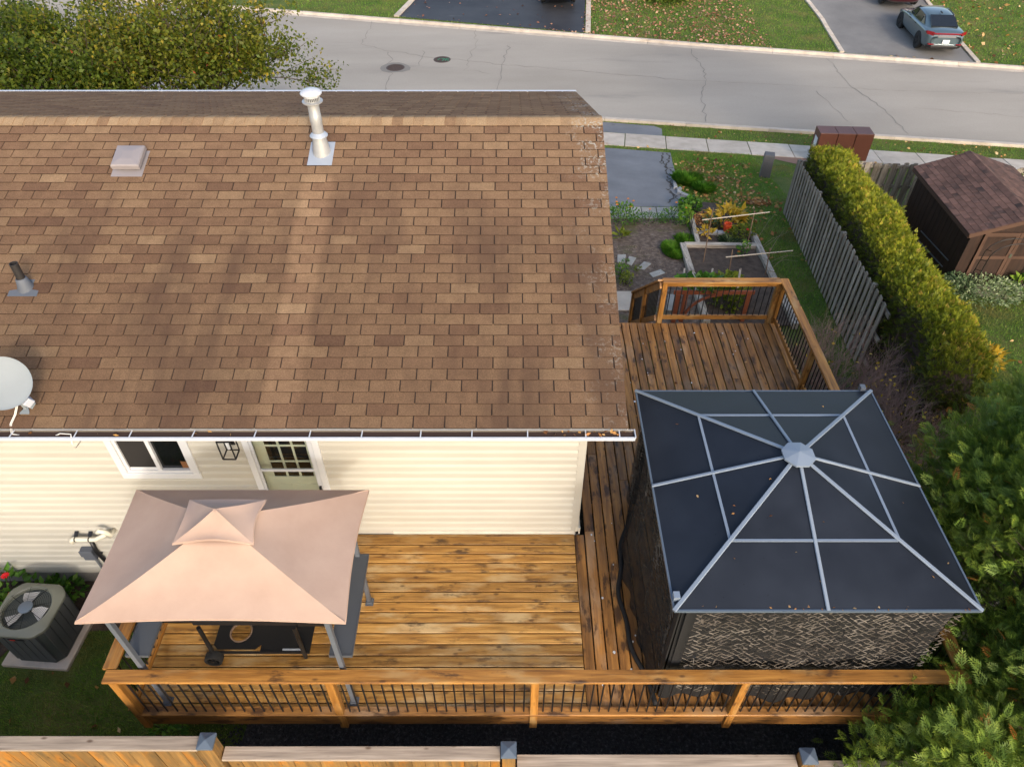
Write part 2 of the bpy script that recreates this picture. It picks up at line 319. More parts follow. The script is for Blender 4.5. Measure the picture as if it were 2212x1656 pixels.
pm('shed_wall', [(.3, (.022, .011, .008)), (.7, (.045, .022, .014))], 5, stretch=(3, 3, .4), rough=.75, tv=.3)
pm('shed_shingle', [(.3, (.085, .045, .035)), (.7, (.165, .09, .07))], 3, rough=.9, tv=.5, gscale=160, gv=.35, blot=[((.042, .027, .024), 1.3, .52, .68, (1, 1, 1)), ((.38, .37, .34), 22, .72, .76, (1, 1, 1))])
flat('shed_trim', (.085, .042, .026), .7); flat('red_wood', (.22, .06, .025), .7)
flat('rubber', (.012, .012, .012), .8); flat('rim_dark', (.03, .03, .032), .4, .5)
def carpaint(n, col):
    s = NT(n); s.fin(col, .28, .25, .5); s.b.inputs['Coat Weight'].default_value = .8; s.b.inputs['Coat Roughness'].default_value = .06
carpaint('paint_blue', (.085, .125, .14)); carpaint('paint_wine', (.07, .008, .014)); carpaint('paint_black', (.012, .012, .014))
def glassy(n, col, rough=.05):
    s = NT(n); s.fin(col, rough, 0, .7)
glassy('car_glass', (.012, .014, .017)); glassy('tail_red', (.22, .006, .010), .15); glassy('pane_dark', (.006, .007, .008), .05); flat('chrome', (.6, .6, .6), .15, .9); flat('plate_white', (.7, .72, .74), .4); flat('plate_blue', (.10, .14, .30), .5)
s = NT('clear_pane'); gl = s.n('BsdfGlossy', Roughness=.03); tp = s.n('BsdfTransparent'); tp.inputs[0].default_value = (.88, .9, .88, 1); mx = s.n('MixShader'); mx.inputs[0].default_value = .09
s.t.links.new(tp.outputs[0], mx.inputs[1]); s.t.links.new(gl.outputs[0], mx.inputs[2]); s.t.links.new(mx.outputs[0], s.out.inputs['Surface'])
flat('interior', (.018, .016, .015), .9); flat('interior_wood', (.20, .085, .03), .7)
flat('manhole', (.07, .045, .035), .7); flat('paint_green', (.04, .30, .16), .7)
flat('dirty_metal', (.17, .15, .125), .8); flat('debris', (.05, .026, .018), .95); flat('terracotta', (.55, .07, .018), .6); flat('rock_grey', (.33, .33, .33), .9); flat('stucco_red', (.24, .14, .10), .9)

# ------------------------------------------------------------------ ground, road, pavements
import bmesh
def sheet(name, poly, mat, off=.006, kind=None, parent=None, label=None):
    bm = bmesh.new(); vs_ = [bm.verts.new((p[0], p[1], 0)) for p in poly]; bm.faces.new(vs_)
    for s_, _ in KN[1:-1]:
        g = bm.verts[:]+bm.edges[:]+bm.faces[:]
        n = Vector((KS, 1, 0)).normalized(); bmesh.ops.bisect_plane(bm, geom=g, plane_co=(0, s_, 0), plane_no=n)
    bmesh.ops.triangulate(bm, faces=bm.faces[:])
    for v in bm.verts: v.co.z = gz(v.co.x, v.co.y)+off
    bmesh.ops.recalc_face_normals(bm, faces=bm.faces[:])
    if sum(f.normal.z for f in bm.faces) < 0: bmesh.ops.reverse_faces(bm, faces=bm.faces[:])
    bm.verts.index_update()
    v = [tuple(x.co) for x in bm.verts]; f = [tuple(x.index for x in q.verts) for q in bm.faces]; bm.free()
    o = mk(name, v, f, [(.5, .5, .5)]*len(f), mat, parent)
    if kind: o['kind'] = kind
    if label: o['label'] = label
    return o
def XY(p): return (p.x, p.y)
z2 = src(1280, 0, 1.725); z3 = src(2560, 0, 1.725); z4 = src(2250, 400, 2.76); zB = src(2290, 740, 3.16); zS = src(2880, 420, 2.3); zC = src(3240, 0, 3.687); zD = src(2280, 980, 2.458)
z7 = src(0, 1915, 1.725); z8 = src(1280, 1915, 1.725); z9 = src(2560, 1915, 1.725); z5 = src(0, 2050, 3.679)
def Gz(fn, pts): return [XY(G(*fn(*p))) for p in pts]
ground = sheet('ground', [(-250, -60), (250, -60), (250, 390), (-250, 390)], 'lawn', 0, 'structure')
nearL = G(1307, 253); nearR = G(2212, 310); farL = G(737, 43); farM = G(1541, 108.5); farR = G(2212, 157)
def ext(a, b, x): k = (x-a.x)/(b.x-a.x); return Vector((x, a.y+(b.y-a.y)*k, 0))
near = [ext(nearL, nearR, -60), nearL, nearR, ext(nearL, nearR, 60)]
farl = [ext(farL, farM, -60), farL, farM, farR, ext(farM, farR, 60)]
road = sheet('road', [XY(p) for p in near]+[XY(p) for p in farl[::-1]], 'road', .010, 'structure')
def offs(line, d):
    out = []
    for i, p in enumerate(line):
        a = line[max(i-1, 0)]; b = line[min(i+1, len(line)-1)]; t = Vector((b.x-a.x, b.y-a.y, 0)).normalized(); out.append(Vector((p.x-t.y*d, p.y+t.x*d, 0)))
    return out
def kerb(name, line, side):
    root = tag(bpy.data.objects.new(name, None), kind='structure'); COL.objects.link(root); root['_base'] = (0, 0, 0)
    prof = [(0, -.05), (0, .014), (.26*side, .03), (.31*side, .13), (.46*side, .135), (.46*side, -.05)]
    segs = []
    for a, b in zip(line[:-1], line[1:]):
        L = (b-a).length; n = max(1, round(L/3.)); segs += [(a.lerp(b, i/n), a.lerp(b, (i+1)/n)) for i in range(n)]
    for a, b in segs:
        if max(a.x, b.x) < -22 or min(a.x, b.x) > 30: continue
        t = (b-a).normalized(); nn = Vector((-t.y, t.x, 0)); m = MB(); tt = rnd.random(); P = []
        for q in (a+t*.006, b-t*.006):
            for d, h in prof: P.append((q.x+nn.x*d, q.y+nn.y*d, gz(q.x, q.y)+h))
        n = len(prof); m.add(P, [tuple(range(n)), tuple(range(2*n-1, n-1, -1))]+[(i, n+i, n+(i+1) % n, (i+1) % n) for i in range(n)], (tt, tt, .5))
        m.build('kerb_stone', 'concrete', root)
    return root
kerb('kerb_near', near, -1); kerb('kerb_far', farl, 1)
# sidewalk slabs
A0, A1 = G(*z2(1715, 860)), G(*z3(2208, 1040)); B0, B1 = G(*z2(1715, 958)), G(*z3(2208, 1100))
pav = tag(bpy.data.objects.new('pavement', None), kind='structure'); COL.objects.link(pav); pav['_base'] = (0, 0, 0)
J0 = G(*z4(680, 320)).x; A0v, A1v = Vector((A0.x, A0.y, 0)), Vector((A1.x, A1.y, 0))
tdir = (A1v-A0v).normalized(); wd = ((A0v-Vector((B0.x, B0.y, 0))).length+(A1v-Vector((B1.x, B1.y, 0))).length)/2; wn_ = Vector((tdir.y, -tdir.x, 0))
for k in range(-16, 13):
    a = ext(A0v, A1v, J0)+tdir*(k*1.52+.016); b = ext(A0v, A1v, J0)+tdir*((k+1)*1.52-.016); m = MB(); tt = rnd.random(); dz = rnd.uniform(.02, .032)
    P = [(q.x, q.y, gz(q.x, q.y)+h) for h in (-.05, dz) for q in (a, b, b+wn_*wd, a+wn_*wd)]
    m.hexa([P[3], P[2], P[1], P[0], P[7], P[6], P[5], P[4]], (tt, rnd.random(), .5)); m.build('slab', 'concrete', pav)
# own driveway with apron, edging pavers
drv = Gz(z4, [(-400, 420), (80, 432), (730, 482), (745, 560), (790, 730), (770, 800), (850, 900), (930, 960), (850, 1045), (130, 1036), (-400, 1010)])
sheet('driveway', drv, 'driveway', .016, 'structure')
sheet('driveway_apron', Gz(z4, [(-300, 140), (55, 165), (560, 205), (640, 235), (645, 310), (60, 268), (-300, 240)]), 'driveway', .016, 'structure')
def strip(pts, wdt, off, tint=(.5, .5, .5), mb=None, jit=0):
    mb = mb or MB(); L = []; Rr = []
    for i, p in enumerate(pts):
        a = pts[max(i-1, 0)]; b = pts[min(i+1, len(pts)-1)]; t = Vector((b[0]-a[0], b[1]-a[1], 0)).normalized(); ww = wdt*(1+rnd.uniform(-jit, jit))/2
        for lst, sg in ((L, 1), (Rr, -1)):
            x, y = p[0]-t.y*ww*sg, p[1]+t.x*ww*sg; lst.append((x, y, gz(x, y)+off))
    n = len(pts); mb.add(L+Rr, [(n+i, n+i+1, i+1, i) for i in range(n-1)], tint); return mb
def wiggle(pts, step=.35, amp=.12):
    out = []
    for a, b in zip(pts[:-1], pts[1:]):
        n = max(1, int(math.hypot(b[0]-a[0], b[1]-a[1])/step))
        for i in range(n): k = i/n; out.append((a[0]+(b[0]-a[0])*k+rnd.gauss(0, amp), a[1]+(b[1]-a[1])*k+rnd.gauss(0, amp)))
    return out+[pts[-1]]
for pts, wd_, am in (([z2(210, 115), z2(130, 290), z2(300, 330), z2(560, 370), z2(1000, 415), z2(1500, 460), z2(2200, 520)], .05, .05), ([z2(870, 170), z2(860, 310), z2(800, 455), z2(960, 480)], .05, .06),
        ([z2(1090, 300), z2(1045, 400), z2(1010, 600)], .06, .06), ([z3(50, 320), z3(150, 480), z3(120, 620), z3(150, 790)], .06, .06), ([z3(930, 380), z3(1080, 560), z3(1250, 670), z3(1460, 870)], .05, .05),
        ([z3(860, 590), z3(960, 680), z3(1070, 790)], .05, .05), ([z3(0, 520), z3(800, 560), z3(1400, 590), z3(2200, 610)], .03, .03), ([z3(1500, 700), z3(2200, 760)], .03, .04), ([z2(540, 330), z2(500, 430), z2(290, 450), z2(330, 480), z2(275, 595)], .05, .05), ([z2(300, 340), z2(330, 390), z2(290, 420)], .05, .04)):
    q = wiggle([XY(G(*p)) for p in pts], .3, am); strip(q, wd_*.55, .016, jit=.6).build('road_crack', 'tar', road)
dr = [o for o in bpy.data.objects if o.name == 'driveway'][0]
for pts in ([(650, 490), (640, 560), (690, 640), (700, 740), (740, 830), (720, 880), (790, 960), (830, 1010)], [(700, 490), (710, 560), (660, 610), (700, 650), (760, 690), (730, 770), (760, 830)], [(640, 600), (615, 580), (650, 540)], [(700, 640), (760, 640)], [(690, 700), (760, 740)], [(660, 850), (720, 880), (760, 960), (700, 1000)]):
    strip(wiggle(Gz(z4, pts), .12, .04), .05, .021, jit=.7).build('crack', 'crack', dr)
for cx_, cy_, r_, nm in ((350, 440, .42, 'rusty dished manhole cover in a cracked patch of the road'), (652, 388, .40, 'round manhole cover with green survey paint marks')):
    q = G(*z2(cx_, cy_)); z0 = gz(q.x, q.y)+.012; t = thing('manhole_cover', nm, 'manhole', (q.x, q.y, z0))
    m = MB(); m.lathe([(r_, 0), (r_, .008), (r_-.05, .010), (r_-.06, .006), (0, .006)], 28, Matrix.Translation((q.x, q.y, z0))); m.build('lid', 'manhole', t)
    m = MB()
    for i in range(-4, 5):
        for ax in (0, 1):
            L = math.sqrt(max(.01, (r_-.07)**2-(i*.075)**2)); a = (q.x+i*.075, q.y-L, z0+.009) if ax else (q.x-L, q.y+i*.075, z0+.009); b = (q.x+i*.075, q.y+L, z0+.009) if ax else (q.x+L, q.y+i*.075, z0+.009)
            m.beam(a, b, .022, .008)
    m.build('grid', 'manhole', t)
    if cx_ == 652:
        m = MB(); zz = z0+.016
        for a, b in (((.02, -.2), (.12, .05)), ((.12, .05), (-.05, .1)), ((.16, -.2), (.2, .12)), ((.2, .12), (.32, .08)), ((.16, -.05), (.3, -.08)), ((.3, -.08), (.28, -.2)), ((-.2, -.1), (-.1, .12))): m.beam((q.x+a[0], q.y+a[1], zz), (q.x+b[0], q.y+b[1], zz), .035, .003)
        m.build('survey_mark', 'paint_green', t)
    else:
        sheet('asphalt_patch', [(q.x+.72*math.cos(a)*rnd.uniform(.85, 1.1), q.y+.62*math.sin(a)*rnd.uniform(.85, 1.1)) for a in np.linspace(0, 6.28, 14)[:-1]], 'tar', .0145, None, road)
# far side: two driveways with edging
d1 = Gz(z2, [(480, -60), (375, 112), (1570, 215), (1580, -60)]); sheet('far_driveway_black', d1, 'black_asphalt', .020, 'structure')
d2 = Gz(z3, [(800, -30), (1042, 345), (1890, 412), (1600, 60), (1530, -40)]); sheet('far_driveway_grey', d2, 'driveway_grey', .020, 'structure')
for fn, pts, w_, nm in ((z2, [(490, -30), (355, 112)], .45, 'concrete edging beside the black driveway, lawn side'), (z2, [(1600, -20), (1595, 215)], .42, 'concrete edging between black driveway and leaf covered lawn'), (z3, [(790, -10), (900, 130), (1030, 345)], .35, 'concrete edging strip between leafy lawn and grey driveway'), (z3, [(1560, -10), (1820, 310), (1910, 412)], .35, 'concrete edging strip beside the parked sedan')):
    q = Gz(fn, pts); t = thing('driveway_edging', nm, 'edging', (q[0][0], q[0][1], gz(*q[0])))
    for a, b in zip(q[:-1], q[1:]):
        n = max(1, int(math.hypot(a[0]-b[0], a[1]-b[1])/.9))
        for i in range(n):
            p0 = (a[0]+(b[0]-a[0])*i/n, a[1]+(b[1]-a[1])*i/n); p1 = (a[0]+(b[0]-a[0])*(i+.97)/n, a[1]+(b[1]-a[1])*(i+.97)/n); tt = rnd.random()
            MB().beam((*p0, gz(*p0)+.03), (*p1, gz(*p1)+.03), w_*.6, .10, tint=(tt, tt, .5)).build('block', 'concrete', t)
# garden soil, path, lawn-edge soil and gravel sheets
sheet('garden_soil', Gz(zB, [(-300, 230), (860, 230), (1010, 590), (880, 600), (870, 800), (1100, 1500), (1100, 1700), (-500, 1700), (-500, 300)]), 'mulch', .012, 'structure')
sheet('flower_bed_soil', Gz(zB, [(900, 100), (1100, 60), (1260, 70), (1650, 460), (1700, 600), (1000, 600), (930, 300)]), 'soil', .012, 'structure')
sheet('gravel_strip', [(-3.9, 2.2), (9, 2.2), (9, 5.8), (4.9, 5.8), (4.9, 10.2), (.9, 10.2), (.9, 5.8), (-3.2, 5.8), (-3.4, 3.6), (-4.0, 3.1)], 'gravel_dark', .008, 'structure')
sheet('shrub_bed_soil', [(4.9, 6.0), (7.6, 6.0), (7.3, 10.8), (6.0, 11.0), (5.2, 10.2), (4.95, 9.0)], 'mulch', .010, 'structure')
sheet('house_bed_soil', [(-9, 4.4), (-7.2, 4.3), (-6.9, 4.9), (-6, 5.1), (-4.9, 5.15), (-4.5, 5.4), (-4.5, 5.9), (-9, 5.9)], 'soil', .010, 'structure')

# ------------------------------------------------------------------ house
XL, XR, WY, WF = -11.5, .884, 5.84, 13.55
EY, EZ, RY, RZ = 5.28, 3.976, 9.69, 5.39; RX = 1.22; FYE = 2*RY-EY
SLL = math.hypot(RY-EY, RZ-EZ); CS, SS = (RY-EY)/SLL, (RZ-EZ)/SLL
house = thing('house', 'cream sided bungalow with a brown shingle gable roof', 'house', (-4, 9.7, 0))
OPEN_ = [(-4.815, -3.84, 2.50), (-3.19, -2.29, 1.30)]; wall = MB()
wall.box(XL, XR-.01, WY+.20, WF, .31, 3.9); wall.box(XL, OPEN_[0][0], WY+.018, WY+.20, .31, 3.9); wall.box(OPEN_[0][1], OPEN_[1][0], WY+.018, WY+.20, .31, 3.9); wall.box(OPEN_[1][1], XR-.01, WY+.018, WY+.20, .31, 3.9); wall.box(OPEN_[0][0], OPEN_[0][1], WY+.018, WY+.20, .31, OPEN_[0][2]+.01); wall.box(OPEN_[1][0], OPEN_[1][1], WY+.018, WY+.20, .31, OPEN_[1][2])
wall.add([(XR-.01, WY+.2, 3.9), (XR-.01, WF, 3.9), (XR-.01, RY, RZ-.12), (XL, WY+.2, 3.9), (XL, WF, 3.9), (XL, RY, RZ-.12)], [(0, 1, 2), (3, 5, 4), (0, 2, 5, 3), (1, 4, 5, 2)])
wall = wall.build('wall', 'siding', house)
MB().box(XL+.02, XR-.03, WY+.06, WF-.04, -2.2, .31).build('foundation', 'foundation', house)
OPEN = [(-4.815, -3.84, 2.50, 3.75), (-3.19, -2.29, 1.30, 3.75)]
PIT = .1294
def course(x0, x1, zt, m):
    zb = zt-PIT; t = rnd.random(); y0, y1 = WY+.012, WY-.012
    pr = [(WY+.018, zt), (y0, zt-.002), (y1, zt-.052), (y1-.001, zb+.002), (y1+.002, zb), (WY+.018, zb)]; n = len(pr)
    m.add([(x, y, z) for x in (x0, x1) for y, z in pr], [tuple(range(n-1, -1, -1)), tuple(range(n, 2*n))]+[(i, (i+1) % n, n+(i+1) % n, n+i) for i in range(n)], (t, t, .5))
for k in range(-6, 22):
    zt = 3.011-k*PIT; zb = zt-PIT
    if zb < .30 or zt > 3.85: continue
    segs = [(XL, XR-.085)]
    for (a, b, c, d) in OPEN:
        if zt > c+.02 and zb < d:
            segs = [s2 for (u, v) in segs for s2 in ((u, min(v, a)), (max(u, b), v)) if s2[1]-s2[0] > .02]
    for (u, v) in segs:
        cuts = [u]
        if v-u > 5: cuts.append(u+(v-u)*rnd.uniform(.3, .6))
        cuts.append(v)
        for a, b in zip(cuts[:-1], cuts[1:]):
            m = MB(); course(a, b, zt, m); m.build('siding_plank', 'siding', wall)
MB().box(XR-.087, XR+.004, WY-.016, WY+.075, .31, 3.86).build('corner_post', 'siding', house)
MB().box(-1.6, XR+.012, WY-.02, WY+.02, 1.312, 1.375).box(XR-.03, XR+.03, WY-.02, WY+.5, 1.312, 1.46).build('base_flashing', 'trim_inside', house)
# gable side planks on the right wall (seen from a step aside)
for k in range(0, 26):
    zt = 3.85-k*PIT*1.0
    m = MB(); t = rnd.random(); m.box(XR-.01, XR+.006, WY+.08, WF, zt-PIT+.004, zt, (t, t, .5)); m.build('siding_plank', 'siding', wall)
# roof
roof = MB()
def RP(u, x, h=0., side=0):
    y = EY+u*CS-SS*h; z = EZ+u*SS+CS*h
    return (x, y if side == 0 else 2*RY-y, z)
for side in (0, 1):
    P = [RP(0.01, XL-.4, -.012, side), RP(.01, RX-.012, -.012, side), RP(SLL, RX-.012, -.012, side), RP(SLL, XL-.4, -.012, side)]
    Q = [RP(0.01, XL-.4, -.001, side), RP(.01, RX-.012, -.001, side), RP(SLL, RX-.012, -.001, side), RP(SLL, XL-.4, -.001, side)]
    roof.hexa((P+Q) if side == 0 else (P[::-1]+Q[::-1]))
roof = roof.build('roof', 'roof_felt', house)
m = MB(); m.box(XL-.4, RX-.02, EY+.002, EY+.022, EZ-.17, EZ-.016); m.box(XL-.4, RX-.02, FYE-.022, FYE-.002, EZ-.17, EZ-.016)
for sd in (0, 1):
    a = Vector(RP(0.02, RX-.03, -.10, sd)); b = Vector(RP(SLL, RX-.03, -.10, sd)); m.beam(a, b, .02, .16)
m.build('fascia', 'trim_inside', house)
MB().box(XL-.4, RX-.045, EY+.024, WY+.03, EZ-.165, EZ-.15).box(XL-.4, RX-.045, WF, FYE-.024, EZ-.165, EZ-.15).build('soffit', 'white_vinyl', house)
MB().box(XL-.4, RX+.01, FYE+.002, FYE+.10, EZ-.12, EZ-.01).build('front_gutter', 'white_metal', house)
MB().box(XL-.4, RX+.012, FYE-.03, FYE+.012, EZ+.008, EZ+.02).build('drip_edge', 'white_metal', house)
NROW = 32; EXP = SLL/NROW*.995; TAB = .333
def shingle(m, i, x0, x1, side):
    u0 = i*EXP+rnd.gauss(0, .0012); j = rnd.gauss(0, .0012); u1 = u0+EXP+.012; h0, h1 = (.0135, .004) if side == 0 else (.0065, .004); r = rnd.random()
    tt = min(1, max(0, rnd.gauss(.50, .10))); tt = max(.1, tt*.62 if r < .10 else tt)
    tl = .012 if rnd.random() < .1 else .003
    P = [RP(u0, x0, .0, side), RP(u0+j, x1, .0, side), RP(u1, x1, .0, side), RP(u1, x0, .0, side),
         RP(u0+tl*.3, x0+.002, h0, side), RP(u0+j, x1-.002, h0, side), RP(u1, x1, h1, side), RP(u1, x0, h1, side)]
    if side: P = [P[1], P[0], P[3], P[2], P[5], P[4], P[7], P[6]]
    m.add(P, [(4, 5, 6, 7), (1, 2, 6, 5), (2, 3, 7, 6), (3, 0, 4, 7)], (tt, rnd.random(), .5)); m.add(P, [(0, 1, 5, 4)], (0, .5, .5))
rest = MB(); cnt = 0
for side in (0, 1):
    for i in range(NROW):
        x = RX+(.06 if i % 2 == 0 else .2265)+rnd.gauss(0, .004)
        while x > XL-.3:
            x1 = min(x, RX); x0 = x-TAB+(.013 if side == 0 else .032); x -= TAB
            if x1-x0 < .03: continue
            if side == 0 and i < 14 and x1 > -5.75 and cnt < 298:
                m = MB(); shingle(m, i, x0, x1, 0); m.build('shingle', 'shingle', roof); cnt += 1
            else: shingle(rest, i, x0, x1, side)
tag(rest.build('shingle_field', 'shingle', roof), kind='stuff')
# ridge caps
x = RX-.003; k = 0
while x > XL-.4:
    m = MB(); tt = min(1, max(.45, rnd.gauss(.9, .14))); wc = .155; h = .012; x1 = x; x0 = x-.155; P = []
    for xx, hh in ((x1, h+.004), (x0, h-.004)):
        for uu, sd in ((SLL-wc, 0), (SLL-.03, 0), (SLL, 0), (SLL-.03, 1), (SLL-wc, 1)):
            q = Vector(RP(uu, xx, hh+.004, sd)); P.append(tuple(q-Vector((0, 0, .004 if uu == SLL else 0))))
    for xx in (x1, x0):
        for uu, sd in ((SLL-wc, 0), (SLL, 0), (SLL-wc, 1)): P.append(RP(uu, xx, -.002, sd))
    m.add(P, [(0, 1, 6, 5), (1, 2, 7, 6), (2, 3, 8, 7), (3, 4, 9, 8), (0, 10, 11, 12, 4, 3, 2, 1), (5, 6, 7, 8, 9, 15, 14, 13), (0, 5, 13, 10), (4, 12, 15, 9)], (tt, rnd.random(), .5))
    m.build('ridge_shingle', 'shingle', roof); x -= .1415; k += 1
# rake edge strip
for sd in (0, 1): pass
m = MB(); m.beam(RP(.0, RX-.006, -.012, 0), RP(SLL, RX-.006, -.012, 0), .012, .02); m.beam(RP(.0, RX-.006, -.012, 1), RP(SLL, RX-.006, -.012, 1), .012, .02); m.build('rake_edge', 'trim_inside', house)
# gutter
gp = [(EY-.004, EZ-.012), (EY-.004, EZ-.105), (EY-.075, EZ-.105), (EY-.085, EZ-.08), (EY-.112, EZ-.06), (EY-.112, EZ-.026), (EY-.099, EZ-.026), (EY-.099, EZ-.036)]
gut = MB(); XG0, XG1 = XL-.4, 1.285; n = len(gp)
gut.add([(x, y, z) for x in (XG0, XG1) for y, z in gp], [(i, i+1, n+i+1, n+i) for i in range(n-1)])
gut = gut.build('gutter', 'white_metal', house); sm = gut.modifiers.new('t', 'SOLIDIFY'); sm.thickness = .004; sm.offset = -1
m = MB(); m.add([(XG1, y, z) for y, z in gp[:6]], [(0, 1, 2, 3, 4, 5)]); m.add([(XG1+.006, y, z) for y, z in gp[:6]], [(5, 4, 3, 2, 1, 0)]); m.box(XG1-.002, XG1+.008, EY-.112, EY+.002, EZ-.03, EZ-.010); m.build('end_cap', 'white_metal', gut)
MB().box(XG0, XG1-.01, EY-.088, EY-.012, EZ-.062, EZ-.036).build('gutter_debris', 'debris', gut)
MB().box(XG0, XG1-.004, EY-.0115, EY-.0085, EZ-.036, EZ-.014).build('gutter_back', 'dirty_metal', gut)
for vx in (24, 163.6, 282, 417, 551, 669.5, 782, 909, 1019.5, 1139.7, 1265, 1338):
    x = aty(vx, 940, EY-.06).x; xb = x+rnd.uniform(.0, .03) if vx < 700 else x
    MB().beam((x, EY-.108, EZ-.026), (xb, EY, EZ-.018), .012, .004).build('bracket', 'white_metal', gut)
LV = []; LT = []
for _ in range(26):
    x = rnd.uniform(-5.3, 1.25) if rnd.random() < .5 else rnd.uniform(.3, 1.25); c = np.array([x, EY-.045+rnd.uniform(-.03, .03), EZ-.032+rnd.uniform(0, .015)])
    a = R_.normal(size=3); a /= np.linalg.norm(a); b = np.cross(a, R_.normal(size=3)); b /= np.linalg.norm(b); l = rnd.uniform(.02, .035)
    LV.append([c+a*l, c+b*l*.6, c-a*l, c-b*l*.6]); LT.append([rnd.random(), rnd.random(), .5])
npmesh('gutter_leaves', np.array(LV), 4, np.array(LT), 'fallen_leaf', gut, 'stuff')
# window
wx0, wx1, wz0, wz1 = OPEN[0]; win = MB()
yf = WY-.03
for (a, b, c, d) in ((wx0, wx1, wz0, wz0+.09), (wx0, wx1, wz1-.09, wz1), (wx0, wx0+.085, wz0+.09, wz1-.09), (wx1-.085, wx1, wz0+.09, wz1-.09)): win.cbox(a, b, yf, WY+.03, c, d)
win = bevel(win.build('window', 'white_vinyl', house), .006)
m = MB(); ix0, ix1, iz0, iz1 = wx0+.085, wx1-.085, wz0+.09, wz1-.09
for (a, b, c, d) in ((ix0, ix1, iz0, iz0+.045), (ix0, ix1, iz1-.04, iz1), (ix0, ix0+.04, iz0+.045, iz1-.04), (ix1-.03, ix1, iz0+.045, iz1-.04)): m.box(a, b, WY-.012, WY+.045, c, d)
xm = (ix0+ix1)/2+.0; m.box(xm-.025, xm+.025, WY-.008, WY+.05, iz0+.045, iz1-.04); m.box(ix0+.04, xm-.025, WY+.005, WY+.04, iz0+.045, iz0+.085); bevel(m.build('sash', 'white_vinyl', win), .003)
MB().box(ix0+.04, xm-.025, WY+.012, WY+.016, iz0+.085, iz1-.04).build('insect_screen', 'interior', win)
MB().box(xm+.025, ix1-.03, WY+.03, WY+.036, iz0+.045, iz1-.04).build('pane', 'pane_dark', win)
MB().box(ix1-.13, ix1-.032, WY+.0275, WY+.0295, iz0+.05, iz0+.17).build('inner_shelf', 'interior_wood', win)
# storm door in front of a nine-light door
dx0, dx1, dz0, dz1 = OPEN[1]; door = MB()
for (a, b, c, d) in ((dx0, dx0+.075, dz0+.02, dz1), (dx1-.075, dx1, dz0+.02, dz1), (dx0+.075, dx1-.075, dz1-.075, dz1)): door.cbox(a, b, WY-.035, WY+.03, c, d)
door = bevel(door.build('door', 'white_vinyl', house), .006)
m = MB(); sx0, sx1 = dx0+.078, dx1-.078; zm = 2.66
for (a, b, c, d) in ((sx0, sx0+.035, dz0+.06, dz1-.08), (sx1-.06, sx1, dz0+.06, dz1-.08), (sx0+.035, sx1-.06, zm-.03, zm+.01), (sx0+.035, sx1-.06, dz0+.06, dz0+.16)): m.box(a, b, WY-.028, WY-.002, c, d)
bevel(m.build('storm_frame', 'white_metal', door), .003)
m = MB(); yb = WY+.07; m.box(sx0, sx1, yb, yb+.04, dz0+.05, 2.42); m.box(sx0, sx0+.13, yb, yb+.04, 2.42, dz1-.08); m.box(sx1-.12, sx1, yb, yb+.04, 2.42, dz1-.08); m.box(sx0+.13, sx1-.12, yb, yb+.04, 3.28, dz1-.08)
gx0, gx1 = sx0+.13, sx1-.12
for k in (1, 2): xx = gx0+(gx1-gx0)*k/3; m.box(xx-.014, xx+.014, yb+.002, yb+.03, 2.42, 3.28)
for k in (1, 2): zz = 2.42+.86*k/3; m.box(gx0, gx1, yb+.003, yb+.029, zz-.014, zz+.014)
m.box(sx0+.09, sx0+.33, yb-.006, yb, 1.55, 2.27); m.box(sx1-.32, sx1-.09, yb-.006, yb, 1.55, 2.27)
bevel(m.build('inner_door', 'door_paint', door), .004)
MB().box(gx0, gx1, yb+.012, yb+.018, 2.42, 3.28).build('lights', 'pane_dark', door)
MB().box(sx0+.035, sx1-.06, WY-.016, WY-.012, zm+.01, dz1-.08).build('upper_pane', 'clear_pane', door)
MB().box(sx0+.035, sx1-.06, WY-.016, WY-.012, dz0+.16, zm-.03).build('lower_pane', 'clear_pane', door)
MB().box(sx1-.045, sx1-.018, WY-.062, WY-.028, 2.17, 2.36).build('handle', 'black_metal', door)
MB().box(dx0-.0, dx1, WY-.05, WY+.1, 1.312, 1.345).build('sill', 'white_metal', door)
# wall lantern
lc = aty(*src(380, 1620, 2.127)(1010, 110), WY-.09); t = thing('wall_lantern', 'black open frame wall lantern on cream siding between window and door', 'lantern', (lc.x, WY, lc.z))
m = MB(); a, b_ = .075, .15
for sx_ in (-1, 1):
    for sy_ in (-1, 1): m.beam((lc.x+sx_*a, lc.y+sy_*a, lc.z-b_), (lc.x+sx_*a, lc.y+sy_*a, lc.z+b_), .013, .013)
    for zz in (-b_, b_): m.beam((lc.x+sx_*a, lc.y-a, lc.z+zz), (lc.x+sx_*a, lc.y+a, lc.z+zz), .013, .013); m.beam((lc.x-a, lc.y+sx_*a, lc.z+zz), (lc.x+a, lc.y+sx_*a, lc.z+zz), .013, .013)
m.box(lc.x-a, lc.x+a, lc.y-a, lc.y+a, lc.z+b_-.004, lc.z+b_+.012); m.build('frame', 'black_metal', t)
MB().box(lc.x-.05, lc.x+.05, WY-.02, WY, lc.z-.06, lc.z+.14).build('back_plate', 'black_metal', t)
m = MB(); m.lathe([(.016, -.05), (.022, .05), (.02, .1), (.012, .14)], 12, Matrix.Translation(lc)); m.build('bulb', 'plate_white', t, True)
